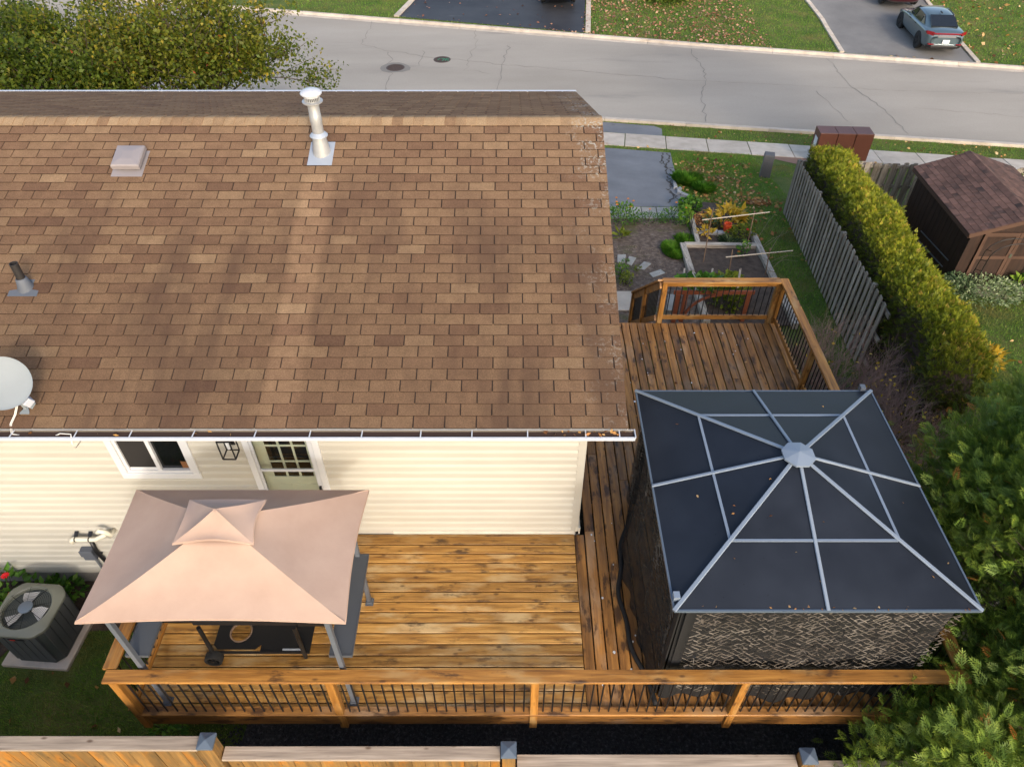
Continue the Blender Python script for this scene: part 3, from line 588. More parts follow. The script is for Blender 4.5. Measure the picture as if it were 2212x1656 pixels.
# things on the roof: every position from the picture laid on the roof plane
def onroof(px, py, h=0.):
    d = ray(px, py); n_ = Vector((0, -SS, CS)); o_ = Vector(RP(0, 0, h)); k = (o_-Vector((0, 0, CAMZ))).dot(n_)/d.dot(n_); return Vector((0, 0, CAMZ))+d*k
RM = Matrix.Rotation(math.atan2(SS, CS), 4, 'X')              # roof tilt
zV = src(1080, 320, 4.87)
fb = onroof(*zV(615, 1250)); fl = MB(); fx = Matrix.Translation(fb) @ RM
fl.add([fx @ Vector(p) for p in ((-.16, -.22, .014), (.16, -.22, .014), (.16, .2, .014), (-.16, .2, .014))], [(0, 1, 2, 3)])
flue = MB(); topz = .68
TT = Matrix.Translation(fb+Vector((0, .03, 0))) @ Matrix.Diagonal((.85, .85, 1, 1))
flue.lathe([(.085, .05), (.085, .42), (.089, .42), (.089, .52), (.085, .525), (.085, topz)], 24, TT)
flue = shade(flue.build('flue_pipe', 'galvanised', house)); fl.build('flashing', 'zinc', flue)
m = MB(); m.lathe([(.165, -.10), (.12, .12), (.098, .24)], 24, TT); shade(m.build('cone', 'galvanised', flue))
m = MB(); m.lathe([(.088, .285), (.135, .245), (.137, .235), (.088, .25)], 24, TT); shade(m.build('storm_collar', 'zinc', flue))
m = MB(); m.lathe([(.086, topz), (.15, topz-.005), (.152, topz+.008), (.10, topz+.015), (.10, topz+.022)], 28, TT); shade(m.build('lower_ring', 'galvanised', flue))
m = MB()
for k in range(26):
    a = 2*math.pi*k/26; m.box(0, 0, 0, 0, 0, 0) if 0 else m.beam(TT @ Vector((.112*math.cos(a), .112*math.sin(a), topz+.014)), TT @ Vector((.112*math.cos(a), .112*math.sin(a), topz+.075)), .012, .006, up=(math.cos(a), math.sin(a), 0))
m.build('louvre', 'galvanised', flue)
m = MB(); m.lathe([(.09, topz+.01), (.09, topz+.08)], 20, TT); m.build('throat', 'black_metal', flue)
m = MB(); m.lathe([(.116, topz+.065), (.118, topz+.095), (.157, topz+.10), (.158, topz+.112), (.12, topz+.14), (.06, topz+.155), (0, topz+.16)], 28, TT); shade(m.build('cap', 'white_metal', flue), 50)
# square roof vent
vb = onroof(284, 352); fx = Matrix.Translation(vb) @ RM; m = MB()
base = [(-.165, -.20), (.165, -.20), (.165, .18), (-.165, .18)]; m.prism([(-.20, -.25), (.20, -.25), (.20, .2), (-.20, .2)], .010, .014, fx)
vent = m.build('roof_vent', 'vent_plastic', house)
m = MB(); Q = []
for (s_, zz) in ((.172, .05), (.18, .055), (.18, .11), (.168, .128), (.07, .142)):
    Q += [fx @ Vector((x*s_, y*s_+.01, zz)) for x, y in ((-1, -1), (1, -1), (1, 1), (-1, 1))]
m.add(Q, [(4*i+j, 4*i+(j+1) % 4, 4*i+4+(j+1) % 4, 4*i+4+j) for i in range(4) for j in range(4)]+[(16, 17, 18, 19), (3, 2, 1, 0)]); bevel(m.build('hood', 'vent_plastic', vent), .012, 3)
m = MB(); m.prism([(-.12, -.12), (.12, -.12), (.12, .12), (-.12, .12)], .012, .06, fx); m.build('collar', 'stack_black', vent)
# plumbing stack
sb = onroof(52, 632); fx = Matrix.Translation(sb) @ RM; m = MB(); m.prism([(-.17, -.06), (.17, -.06), (.17, .02), (.07, .04), (.08, .18), (-.08, .18), (-.07, .04), (-.17, .02)], .010, .014, fx)
stk = m.build('plumbing_stack', 'boot_grey', house); T2 = Matrix.Translation(sb+Vector((0, .07, 0)))
m = MB(); m.lathe([(.10, .0), (.075, .08), (.062, .15), (.05, .16)], 20, T2); shade(m.build('boot', 'boot_grey', stk), 50)
m = MB(); m.lathe([(.046, .05), (.046, .36), (.040, .36), (.040, .2)], 20, T2 @ Matrix.Rotation(.02, 4, 'Y')); shade(m.build('pipe', 'stack_black', stk), 50)
# satellite dish, mostly beyond the left edge of the picture
zW = src(0, 1280, 3.944)
dc = onroof(*zW(30, 620), .38); t = thing('satellite_dish', 'grey satellite dish with a receiver arm bolted to the shingle roof', 'satellite dish', onroof(*zW(370, 1060)))
ax = Vector((.42, -.72, .72)).normalized(); q = ax.to_track_quat('Z', 'Y').to_matrix().to_4x4(); DM = Matrix.Translation(dc) @ q
m = MB(); pr = [(r, .22*r*r*1.6) for r in np.linspace(0.001, .27, 9)]; m.lathe(pr+[(.275, pr[-1][1]+.003), (.27, pr[-1][1]-.004)]+[(r, z-.006) for r, z in pr[::-1]], 40, DM); shade(m.build('reflector', 'dish_grey', t), 60)
lp = onroof(*zW(400, 880), .17); qd = Matrix.Translation(lp) @ Matrix.Rotation(math.radians(-38), 4, 'Z') @ Matrix.Rotation(math.radians(28), 4, 'X')
m = MB(); m.prism([(-.06, -.045), (.06, -.045), (.06, .045), (-.06, .045)], -.04, .045, qd); bevel(m.build('receiver', 'lnb_grey', t), .012, 3)
m = MB(); m.prism([(-.045, -.046), (.045, -.046), (.03, .02), (-.03, .02)], -.075, -.042, qd); m.build('receiver_face', 'dish_grey', t)
ft = onroof(*zW(370, 1050), .012); fx = Matrix.Translation(ft) @ RM; m = MB(); m.prism([(-.05, -.02), (.05, -.02), (.05, .0), (.012, .07), (-.012, .07), (-.05, .0)], .0, .006, fx); m.beam(ft+Vector((0, .05, .0)), dc-ax*.03, .03, .03); m.beam(dc-ax*.02+Vector((0, 0, -.1)), lp, .02, .02); m.build('mount', 'dish_grey', t)
for dd in (0, .014):
    c0 = onroof(*zW(240, 950), .12)+Vector((dd, 0, 0)); pts = [c0, onroof(*zW(215, 1080), .03)+Vector((dd, 0, 0)), onroof(*zW(150, 1220), .014)+Vector((dd, 0, 0))]
    pts += [Vector((pts[-1].x+.03, EY-.05, EZ-.03)), Vector((pts[-1].x+.22, EY-.06, EZ-.06)), Vector((pts[-1].x+.45, EY-.07, EZ-.06)), Vector((aty(160, 930, EY).x-.12, EY-.05, EZ-.02)), Vector((aty(163, 930, EY).x, EY-.08, EZ+.0)), Vector((aty(163, 930, EY).x+.0, EY-.135, EZ-.08)), Vector((aty(163, 930, EY).x, EY-.12, EZ-.17)), Vector((aty(163, 930, EY).x+.01, EY+.1, EZ-.18))]
    MB().tube(pts, .006, 6).build('cable', 'cable_white', t, True)

# ------------------------------------------------------------------ deck
DZ = 1.31; DX0, DXS, DX1, DY0, DY1 = -4.20, .845, 4.70, 3.47, 10.36; BP = .1405
deck = thing('deck', 'L shaped stained wooden deck wrapping the house corner with black balusters', 'deck', (0, 4.6, 0))
def rt(): return (rnd.random(), rnd.random(), rnd.random())
y = WY-.055
while y > DY0:
    y0 = max(y-BP+.015, DY0-.02)
    MB().cbox(DX0-.02+rnd.uniform(0, .004), DXS-.006, y0, y, DZ-.032+rnd.uniform(-.001, .001), DZ+rnd.uniform(-.0015, .0015), .005, rt()).build('plank', 'stain_x', deck); y -= BP
MB().cbox(DX0-.02, DXS-.006, WY-.050, WY-.022, DZ-.03, DZ, .004, rt()).build('plank', 'stain_x', deck)
x = DXS; k = 0
while x < DX1-.02:
    x1 = min(x+BP-.015, DX1+.02); cuts = [DY0-.02, 4.5+(k*1.37) % 4.6, DY1]
    if x < XR: cuts = [DY0-.02, WY-.03] if x1 < XR+.1 else cuts
    if x1 <= XR+.12: cuts = [DY0-.02, WY-.025]
    for a, b in zip(cuts[:-1], cuts[1:]):
        MB().cbox(x+rnd.uniform(0, .002), x1, a+.002, b-.002, DZ-.032, DZ+rnd.uniform(-.002, .002), .005, rt()).build('plank', 'stainold_y', deck)
    x += BP; k += 1
m = MB(); m.box(DX0, DX1, DY0+.002, DY0+.042, DZ-.24, DZ-.034); m.box(DX0, DX0+.04, DY0+.05, WY, DZ-.24, DZ-.034); m.box(DX1-.04, DX1, DY0+.05, DY1, DZ-.24, DZ-.034); m.box(XR+.1, DX1, DY1-.04, DY1-.001, DZ-.24, DZ-.034)
m.build('rim_joist', 'stainold_x', deck)
MB().box(DX0+.1, DX1-.05, DY0-.042, DY0-.001, DZ-.28, DZ-.05, (.2, .5, .3)).build('front_beam', 'stainold_x', deck)
MB().cbox(DX0+.04, DX1, DY0-.075, DY0+.025, DZ+.002, DZ+.036, .004, (.7, .2, .3)).build('base_rail', 'stainold_x', deck)
m = MB()
for j in range(9): m.box(DX0+.1+j*.6, DX0+.14+j*.6, DY0+.05, WY, DZ-.22, DZ-.036)
for j in range(13): m.box(XR+.2, DX1-.06, DY0+.1+j*.55, DY0+.14+j*.55, DZ-.22, DZ-.036)
m.build('joist', 'stainold_y', deck)
for px_ in (-3.3, -1.6, .35, 2.3, 4.4):
    m = MB(); m.box(px_-.07, px_+.07, 4.20, 4.34, .1, DZ-.24); pst = m.build('support_post', 'stain_z', deck)
    m = MB(); m.lathe([(.24, -.02), (.22, .10), (.16, .14), (0, .14)], 14, Matrix.Translation((px_, 4.27, 0))); m.build('footing', 'foundation', pst)
RT = DZ+.90
def cap(m, a, b, axis, w_=.14): m.beam(a, b, w_, .036, c=.004)
def rail(pts, posts, mx, outer=Vector((0, 0, 0)), sk=()):
    """one straight railing run: cap, top and base rails, posts, round balusters"""
    a, b = Vector(pts[0]), Vector(pts[1]); d = (b-a).normalized(); L = (b-a).length; ax = 'x' if abs(d.x) > abs(d.y) else 'y'
    m = MB(); m.tint = rt(); m.beam(a+Vector((0, 0, RT-.018)), b+Vector((0, 0, RT-.018)), .142, .036, c=.004); r = m.build('railing', mx+'_'+ax, deck)
    m = MB(); m.tint = rt(); m.beam(a+Vector((0, 0, RT-.08)), b+Vector((0, 0, RT-.08)), .038, .085); m.build('top_rail', mx+'_'+ax, r)
    if not sk:
        m = MB(); m.tint = rt(); m.beam(a+Vector((0, 0, DZ+.10)), b+Vector((0, 0, DZ+.10)), .038, .085); m.build('bottom_rail', mx+'_'+ax, r)
    zb = DZ+.06 if not sk else DZ+.0
    for s_ in posts:
        p = a+d*s_; m = MB(); m.tint = rt(); z0 = DZ-.32 if sk else DZ-.25; m.box(p.x-.043, p.x+.043, p.y-.043, p.y+.043, z0, RT-.038); bevel(m.build('post', mx+'_z', r), .004)
    ps = sorted(posts)
    for s0, s1 in zip(ps[:-1], ps[1:]):
        n = max(1, round((s1-s0)/.105)); g = (s1-s0)/n
        for i in range(1, n):
            p = a+d*(s0+g*i+rnd.gauss(0, .002)); MB().tube([(p.x, p.y, zb), (p.x, p.y, RT-.05)], .0095, 8).build('baluster', 'black_metal', r)
    return r
F0 = (DX0-.02, DY0-.03, 0); F1 = (DX1+.03, DY0-.03, 0)
rail((F0, F1), [.065, 2.31, 4.46, 6.66, 8.83], 'railwood', sk=(1,))
rail(((DX0-.0, DY0+.05, 0), (DX0-.0, WY-.03, 0)), [0.0, 2.27], 'railwood')
rail(((DX1, DY0+.05, 0), (DX1, DY1+.10, 0)), [.02, 1.7, 3.4, 5.13, 6.86], 'railwood')
rail(((2.60, DY1+.05, 0), (DX1-.075, DY1+.05, 0)), [0.05, 2.02], 'railwood')
# stair down to the garden
SX0, SX1 = .98, 2.58; sy0, sy1 = DY1+.02, 12.25; gzs = gz(1.8, 12.3); nst = 9
stair = MB()
for sx_ in (SX0+.03, SX1-.03): stair.beam((sx_, sy0, DZ-.18), (sx_, sy1, gzs+.02), .04, .26)
stair = stair.build('stair', 'stainold_y', deck)
for i in range(nst):
    zz = DZ-(DZ-gzs)*(i+1)/(nst+1); yy = sy0+(sy1-sy0)*(i+.5)/nst; MB().cbox(SX0, SX1-.06, yy-.12, yy+.12, zz-.036, zz, .004, rt()).build('tread', 'stainold_x', stair)
pts_ = [(SX1, DY1+.06, RT-.03), (2.50, 12.2, .61)]
a, b = Vector(pts_[0]), Vector(pts_[1]); MB().beam(a+Vector((0, 0, .02)), b+Vector((0, 0, .02)), .13, .036, c=.004).build('hand_rail', 'stainold_y', stair)
MB().beam(a+Vector((0, 0, -.08)), b+Vector((0, 0, -.08)), .038, .13).build('top_rail', 'stainold_y', stair)
lo = Vector((0, 0, -.80)); MB().beam(a+lo, b+lo, .038, .10).build('bottom_rail', 'stainold_y', stair)
for f in (.5, .985):
    p = a.lerp(b, f); MB().box(p.x-.046, p.x+.046, p.y-.046, p.y+.046, max(gz(p.x, p.y)-.02, p.z-1.05), p.z+.0).build('post', 'stainold_z', stair)
for i in range(1, 22):
    if i in (10, 11): continue
    p = a.lerp(b, i/21.5); MB().tube([p+Vector((0, 0, -.80)), p+Vector((0, 0, -.06))], .0095, 6).build('baluster', 'black_metal', stair)
# rear boundary fence along the bottom of the picture
fence = thing('board_fence', 'stained board fence with weathered cap boards along the gravel strip', 'fence', (0, 2.9, 0)); FY = 2.92
posts = [(-6.15, 2.05), (-3.10, 1.92), (-.035, 1.69), (3.12, 1.52), (6.2, 1.36)]
caps = [(-8.6, -6.24, 2.0), (-6.06, -3.19, 1.83), (-3.01, -.125, 1.56), (.055, 3.03, 1.33), (3.21, 6.1, 1.16)]
for px_, pz in posts:
    m = MB(); m.tint = rt(); m.box(px_-.07, px_+.07, FY-.07, FY+.07, -.3, pz-.06); po = bevel(m.build('post', 'fencewood_z', fence), .005)
    m = MB(); c_ = .082; m.box(px_-c_, px_+c_, FY-c_, FY+c_, pz-.07, pz-.035); m.add([(px_-c_, FY-c_, pz-.035), (px_+c_, FY-c_, pz-.035), (px_+c_, FY+c_, pz-.035), (px_-c_, FY+c_, pz-.035), (px_, FY, pz)], [(0, 1, 4), (1, 2, 4), (2, 3, 4), (3, 0, 4)]); bevel(m.build('post_cap', 'cap_metal', po), .004)
for x0, x1, zc in caps:
    MB().beam((x0, FY, zc-.019), (x1, FY, zc-.019), .14, .038, c=.005, tint=rt()).build('cap_board', 'capwood_x', fence)
    MB().beam((x0, FY+.03, .25), (x1, FY+.03, .25), .04, .09, tint=rt()).build('cross_rail', 'fencewood_x', fence)
    MB().beam((x0, FY+.03, zc-.09), (x1, FY+.03, zc-.09), .04, .09, tint=rt()).build('cross_rail', 'fencewood_x', fence)
    x = x0+.003
    while x < x1-.03:
        w_ = min(.137, x1-x); MB().box(x, x+w_-.003, FY-.018+rnd.uniform(-.003, .003), FY+.003, .03, zc-.04, rt()).build('board', 'fencewood_z', fence); x += .139

# ------------------------------------------------------------------ grill gazebo and barbecue
gg = thing('grill_gazebo', 'small gazebo with peach fabric canopy and vented top over the barbecue', 'gazebo', (-2.83, 4.2, DZ))
def canopy(cx, cy, a, b, z0, h, ins, n=14, rings=12, sag=.10, pull=.03, hem=.02, m0=0.):
    per = []
    for (x0, y0, x1, y1) in ((-1, -1, 1, -1), (1, -1, 1, 1), (1, 1, -1, 1), (-1, 1, -1, -1)):
        for i in range(n): k = i/n; per.append((x0+(x1-x0)*k, y0+(y1-y0)*k, math.sin(math.pi*k)))
    V = []; N = len(per)
    for r in range(rings+1):
        mm = m0+(1-m0)*r/rings
        for x, y, e in per:
            q = 1-pull*e*mm*mm; V.append((cx+x*a*mm*q, cy+y*b*mm*q, z0+h*((1-mm)-sag*math.sin(math.pi*mm)*(.55+.45*e))+.03*e*mm**4*ins))
    for x, y, e in per:
        q = 1-pull*e; V.append((cx+x*(a+.002)*q, cy+y*(b+.002)*q, z0-hem+.03*e*ins))
    F = [(r*N+i, r*N+(i+1) % N, (r+1)*N+(i+1) % N, (r+1)*N+i) for r in range(rings+1) for i in range(N)]
    if m0 == 0: pass
    return [tuple(v) for v in V], [f[::-1] for f in F]
CX, CY = -2.835, 4.25
V, F = canopy(CX, CY, 1.27, .785, DZ+1.95, .58, 1, sag=.10, m0=.2)
o = mk('canopy', V, F, [(.5,)*3]*len(F), 'canopy_cloth', gg); shade(o, 20)
V, F = canopy(CX-.02, CY+.05, .385, .26, DZ+2.395, .20, 1.3, n=10, rings=8, sag=.12, pull=.09)
o2 = mk('vent_canopy', V, F, [(.5,)*3]*len(F), 'canopy_cloth', gg); shade(o2, 20)
for (hx_, hy_, ha, hb, hz, hp, nn_) in ((CX, CY, 1.27, .785, DZ+1.935, .03, 14), (CX-.02, CY+.05, .385, .26, DZ+2.38, .09, 10)):
    per_ = []
    for (x0, y0, x1, y1) in ((-1, -1, 1, -1), (1, -1, 1, 1), (1, 1, -1, 1), (-1, 1, -1, -1)):
        for i in range(nn_): k = i/nn_; e = math.sin(math.pi*k); q_ = 1-hp*e; per_.append((hx_+(x0+(x1-x0)*k)*ha*q_, hy_+(y0+(y1-y0)*k)*hb*q_, hz+.03*e*(1.3 if nn_ == 10 else 1)))
    MB().tube(per_+[per_[0]], .009, 5, cap=False).build('hem', 'canopy_cloth', gg, True)
for ob in (o, o2):
    sm = ob.modifiers.new('t', 'SOLIDIFY'); sm.thickness = .004; sm.offset = -1
m = MB()
for sx_ in (-1, 1):
    for sy_ in (-1, 1): m.tube([(CX+sx_*.38, CY+sy_*.235, DZ+2.31), (CX+sx_*.8, CY+sy_*.5, DZ+2.10), (CX+sx_*1.262, CY+sy_*.778, DZ+1.958)], .006, 5)
m.build('seam', 'canopy_cloth', gg)
pp = [(-3.88, 3.56), (-1.78, 3.56), (-1.78, 4.80), (-3.88, 4.80)]
for px_, py_ in pp:
    m = MB(); m.box(px_-.024, px_+.024, py_-.024, py_+.024, DZ+.006, DZ+1.93); m.build('post', 'grey_metal', gg); po = bpy.data.objects[-1] if 0 else None
    m = MB(); m.box(px_-.05, px_+.05, py_-.05, py_+.05, DZ+.001, DZ+.012); m.box(px_-.034, px_+.034, py_-.034, py_+.034, DZ+.012, DZ+.06); m.build('foot', 'grey_metal', gg)
m = MB()
for (a, b) in ((0, 1), (1, 2), (2, 3), (3, 0)): m.beam((*pp[a], DZ+1.86), (*pp[b], DZ+1.86), .03, .04)
for px_, py_ in pp: m.beam((px_, py_, DZ+1.88), (CX+(px_-CX)*.3, CY+(py_-CY)*.3, DZ+2.28), .025, .025)
m.build('top_frame', 'grey_metal', gg)
for sx_ in (-1, 1):
    xa = CX-sx_*1.055+(-.11 if sx_ < 0 else -.11); xc = -1.775 if sx_ < 0 else -3.885
    m = MB(); m.box(xc-.115, xc+.115, 3.60, 4.80, DZ+1.03, DZ+1.045); m.box(xc-.12, xc+.12, 3.585, 3.60, DZ+1.01, DZ+1.05); m.box(xc-.12, xc+.12, 4.80, 4.815, DZ+1.01, DZ+1.05); m.box(xc-.122, xc-.115, 3.60, 4.80, DZ+1.01, DZ+1.05); m.box(xc+.115, xc+.122, 3.60, 4.80, DZ+1.01, DZ+1.05)
    m.build('side_shelf', 'shelf_metal', gg)
bb = thing('barbecue', 'black gas barbecue on a wheeled cart under the peach canopy', 'barbecue', (-2.95, 4.3, DZ))
bx0, bx1, by0, by1 = -3.5, -2.42, 4.08, 4.56
m = MB(); hx, hy, hr = -3.22, 4.32, .12; nseg = 24; out = []
outer = []
for k in range(nseg):
    a = 2*math.pi*k/nseg; c, s_ = math.cos(a), math.sin(a); q = max(abs(c)/.28, abs(s_)/.22); outer.append((hx+c/q, hy+s_/q))
zt = DZ+.16
P = [(x, y, zt) for x, y in outer]+[(hx+hr*math.cos(2*math.pi*k/nseg), hy+hr*math.sin(2*math.pi*k/nseg), zt) for k in range(nseg)]
m.add(P, [(k, (k+1) % nseg, nseg+(k+1) % nseg, nseg+k) for k in range(nseg)]); m.box(hx+.28, bx1+.06, by0, by1, zt-.014, zt); m.box(bx0, bx1+.06, by0-.02, by0, zt-.03, zt+.004); m.box(bx0, bx1+.06, by1, by1+.02, zt-.03, zt+.004)
m.build('base_shelf', 'black_metal', bb)
m = MB(); m.lathe([(hr+.012, zt+.001), (hr+.012, zt+.006), (hr-.004, zt+.006), (hr-.004, zt-.02)], 28, Matrix.Translation((hx, hy, 0))); m.build('hole_rim', 'stake', bb)
for (xa, ya) in ((bx0+.02, by0-.02), (bx1, by0-.02), (bx0+.02, by1), (bx1, by1)):
    MB().tube([(xa, ya, DZ+.05), (xa+(.0), ya, DZ+.75)], .024, 10).build('leg', 'black_metal', bb)
MB().box(bx0-.02, bx1+.04, by0-.02, by1+.14, DZ+.80, DZ+.93).build('firebox', 'black_metal', bb)
m = MB(); m.prism([(by0+.05, 0), (by0+.06, .16), (by0+.16, .26), (by1-.02, .26), (by1+.12, .12), (by1+.12, 0)], bx0-.02, bx1+.04, Matrix(((0, 0, 1, 0), (1, 0, 0, 0), (0, 1, 0, DZ+.935), (0, 0, 0, 1)))); bevel(m.build('lid', 'black_metal', bb), .02, 2)
MB().box(bx0-.36, bx0-.022, by0-.0, by1+.1, DZ+.82, DZ+.88).build('side_table', 'black_metal', bb); MB().box(bx1+.042, bx1+.38, by0-.0, by1+.1, DZ+.74, DZ+.80).build('side_table', 'black_metal', bb)
MB().tube([(bx0+.1, by0+.02, DZ+1.03), (bx1-.1, by0+.02, DZ+1.03)], .012, 8).build('lid_handle', 'chrome', bb)
wc = (-3.47, 4.02, DZ+.105); W2 = Matrix.Translation(wc) @ Matrix.Rotation(math.pi/2, 4, 'X')
m = MB(); m.lathe([(.075, -.045), (.10, -.045), (.104, -.03), (.104, .03), (.10, .045), (.075, .045), (.075, -.045)], 24, W2); wh = shade(m.build('wheel', 'rubber', bb), 40)
m = MB()
for k in range(5): a = 2*math.pi*k/5; m.beam(W2 @ Vector((0, 0, 0)), W2 @ Vector((.08*math.cos(a), .08*math.sin(a), 0)), .018, .05, up=(0, 1, 0))
m.lathe([(.02, -.05), (.02, .05)], 12, W2, cap=True); m.build('spokes', 'black_metal', wh)
m = MB(); m.add([(x, y, zt+.0035) for x, y in ((-2.68, by0+.005), (-2.45, by0+.005), (-2.45, by0+.03), (-2.68, by0+.03))], [(0, 1, 2, 3)])
for i in range(9): pass
m.build('rating_label', 'zinc', bb)

# ------------------------------------------------------------------ hard-top gazebo with camouflage net walls
hg = thing('hardtop_gazebo', 'square gazebo with smoky dark panel roof, silver ribs and camouflage netting', 'gazebo', (3.0, 5.04, DZ))
gx0, gx1, gy0, gy1, gze = 1.53, 4.43, 3.56, 6.53, DZ+2.0; gcx, gcy = (gx0+gx1)/2, (gy0+gy1)/2; gtop = DZ+2.52
corners = [(gx0, gy0), (gx1, gy0), (gx1, gy1), (gx0, gy1)]
def gp_(a, r):                                                   # a: position round the edge (0..8), r: 0 at the centre, 1 at the eave
    k = int(a) % 8; ring = [corners[0], (gcx, gy0), corners[1], (gx1, gcy), corners[2], (gcx, gy1), corners[3], (gx0, gcy)]
    c = ring[k]; return Vector((gcx+(c[0]-gcx)*r, gcy+(c[1]-gcy)*r, gtop+(gze-gtop)*r))
R1 = .575
for k in range(8):
    for r0, r1 in ((.06, R1), (R1, 1.0)):
        a, b, c, d = gp_(k, r0), gp_(k+1, r0), gp_(k+1, r1), gp_(k, r1); up = (b-a).cross(d-a).normalized(); up = up if up.z > 0 else -up
        P = [d-up*.008, c-up*.008, b-up*.008, a-up*.008, d, c, b, a]; MB().hexa(P, rt()).build('roof_panel', 'smoky_panel', hg)
for k in range(8):
    a, b = gp_(k, .05), gp_(k, 1.003); w_ = .042 if k % 2 == 0 else .036
    m = MB(); m.beam(a+Vector((0, 0, .012)), b+Vector((0, 0, .012)), w_, .022, c=.006); m.build('rib', 'rib_metal', hg)
    a, b = gp_(k, R1), gp_(k+1, R1); m = MB(); m.beam(a.lerp(b, .02)+Vector((0, 0, .006)), a.lerp(b, .98)+Vector((0, 0, .006)), .028, .012); m.build('cross_rib', 'rib_metal', hg)
for k in range(4):
    a, b = Vector((*corners[k], gze)), Vector((*corners[(k+1) % 4], gze)); MB().beam(a+Vector((0, 0, -.004)), b+Vector((0, 0, -.004)), .02, .028).build('eave_rail', 'cap_metal', hg)
m = MB(); oc = [(.175*math.cos(math.pi/8+k*math.pi/4), .175*math.sin(math.pi/8+k*math.pi/4)) for k in range(8)]
V = [(gcx+x, gcy+y, gtop-.008) for x, y in oc]+[(gcx+x, gcy+y, gtop+.012) for x, y in oc]+[(gcx, gcy, gtop+.055)]
m.add(V, [(i, (i+1) % 8, 8+(i+1) % 8, 8+i) for i in range(8)]+[(8+i, 8+(i+1) % 8, 16) for i in range(8)]); m.build('hub_cap', 'rib_metal', hg)
for (cx_, cy_) in ((gx0+.035, gy0+.13), (gx1-.11, gy1+.02)): MB().box(cx_-.03, cx_+.03, cy_-.035, cy_+.035, gze+.0, gze+.07).build('corner_bracket', 'rib_metal' if cx_ < 3 else 'grey_metal', hg)
ip = [(gx0+.17, gy0+.17), (gx1-.17, gy0+.17), (gx1-.17, gy1-.17), (gx0+.17, gy1-.17)]
for px_, py_ in ip: MB().box(px_-.035, px_+.035, py_-.035, py_+.035, DZ, gze-.03).build('post', 'black_metal', hg)
m = MB()
for k in range(4): m.beam((*ip[k], gze-.06), (*ip[(k+1) % 4], gze-.06), .05, .07)
m.build('header', 'black_metal', hg)
def curtain(p0, p1, out, bul, mat, name, n=30, rows=14, z1=None, ph=0.):
    V = []; p0 = Vector((*p0, 0)); p1 = Vector((*p1, 0)); out = Vector((*out, 0)); z1 = z1 or gze-.05
    for j in range(rows+1):
        f = j/rows
        for i in range(n+1):
            k = i/n; q = p0.lerp(p1, k); fold = .022*math.sin(k*41+ph)*(.3+f)+.03*math.sin(k*13+ph*2)*f; bulge = bul*math.sin(math.pi*min(1, k*1.02))*math.sin(math.pi*.5*f)**1.5
            q = q+out*(fold+bulge); V.append((q.x, q.y, z1-(z1-DZ-.012)*f))
    F = [(j*(n+1)+i, j*(n+1)+i+1, (j+1)*(n+1)+i+1, (j+1)*(n+1)+i) for j in range(rows) for i in range(n)]
    o = mk(name, V, F, [(.5,)*3]*len(F), mat, hg, True); return o
curtain((gx0+.12, gy0+.10), (gx1-.12, gy0+.10), (0, -1), .06, 'net_black', 'curtain', n=60, ph=.6)
curtain((gx0+.12, gy1-.10), (gx0+.12, gy0+.10), (-1, 0), .20, 'net_sheer', 'curtain', n=60, ph=1.4)
curtain((gx1-.12, gy0+.10), (gx1-.12, gy1-.10), (1, 0), .05, 'net_black', 'curtain', n=50, ph=2.1)
curtain((gx1-.12, gy1-.10), (gx0+.12, gy1-.10), (0, 1), .03, 'net_sheer', 'curtain', n=50, ph=3.1)
MB().beam((gx0+.20, gy0+.06, DZ+.02), (gx0+.20, gy0+.06, gze-.08), .10, .015, up=(0, 1, 0)).beam((gx0+.10, gy0+.14, DZ+.02), (gx0+.10, gy0+.14, gze-.08), .10, .015, up=(1, 0, 0)).build('curtain_hem', 'net_black', hg)
V = []; 
for i in range(49):
    k = i/48; bul = .27*math.sin(math.pi*k); V.append(Vector((gx0+.10-bul+.02*math.sin(k*23), gy1-.35-(gy1-gy0-.3)*k, DZ+.035)))
MB().tube(V, [.03]*49, 6).build('curtain_roll', 'net_black', hg, True)
def camonet(o0, ux, L, out, z0, z1, cover, name, dens=.034):
    """knotted strips of a camouflage net as small bent ribbons"""
    Q = []; T = []; nx = int(L/dens); nz = int((z1-z0)/(dens*.8)); ux = np.array(ux, float); out = np.array(out, float); o0 = np.array(o0, float)
    for j in range(nz):
        for i in range(nx):
            k = i/nx; f = j/nz; keep = cover(k, f)
            if R_.random() > keep: continue
            s_ = 1 if (i+j) % 2 else -1; x0 = i*dens+R_.normal(0, .001); x1 = x0+dens*1.12; zc = z0+(j+.5)*dens*.8; za = zc+s_*dens*.40+R_.normal(0, .0015); zb = zc-s_*dens*.40+R_.normal(0, .0015); hw = R_.uniform(.0035, .0055)
            wob = .03*math.sin(k*19+f*2)+.05*math.sin(math.pi*k)*(1-f)+R_.normal(0, .004); fl_ = R_.normal(0, .004)
            p = [o0+ux*x0+out*wob+np.array([0, 0, za+hw]), o0+ux*x0+out*(wob+fl_)+np.array([0, 0, za-hw]), o0+ux*x1+out*(wob+fl_)+np.array([0, 0, zb-hw]), o0+ux*x1+out*wob+np.array([0, 0, zb+hw])]
            Q.append(p); v = .5+.5*R_.normal(0, .5); T.append([min(1, max(0, v)), R_.random(), .5])
            if R_.random() < .03:
                c = (p[0]+p[2])/2+out*.01; a = R_.normal(size=3)*.018; b = R_.normal(size=3)*.010; Q.append([c+a, c+b, c-a, c-b]); T.append([R_.random(), R_.random(), .5])
    npmesh(name, np.array(Q), 4, np.array(T), 'camo', hg, 'stuff')
camonet((gx0+.22, gy0+.02, 0), (1, 0, 0), gx1-gx0-.35, (0, -1, 0), DZ+.28+.05, gze-.04, lambda k, f: .97 if f > .12+.1*math.sin(k*7)**2 else .5, 'camouflage_net', .046)
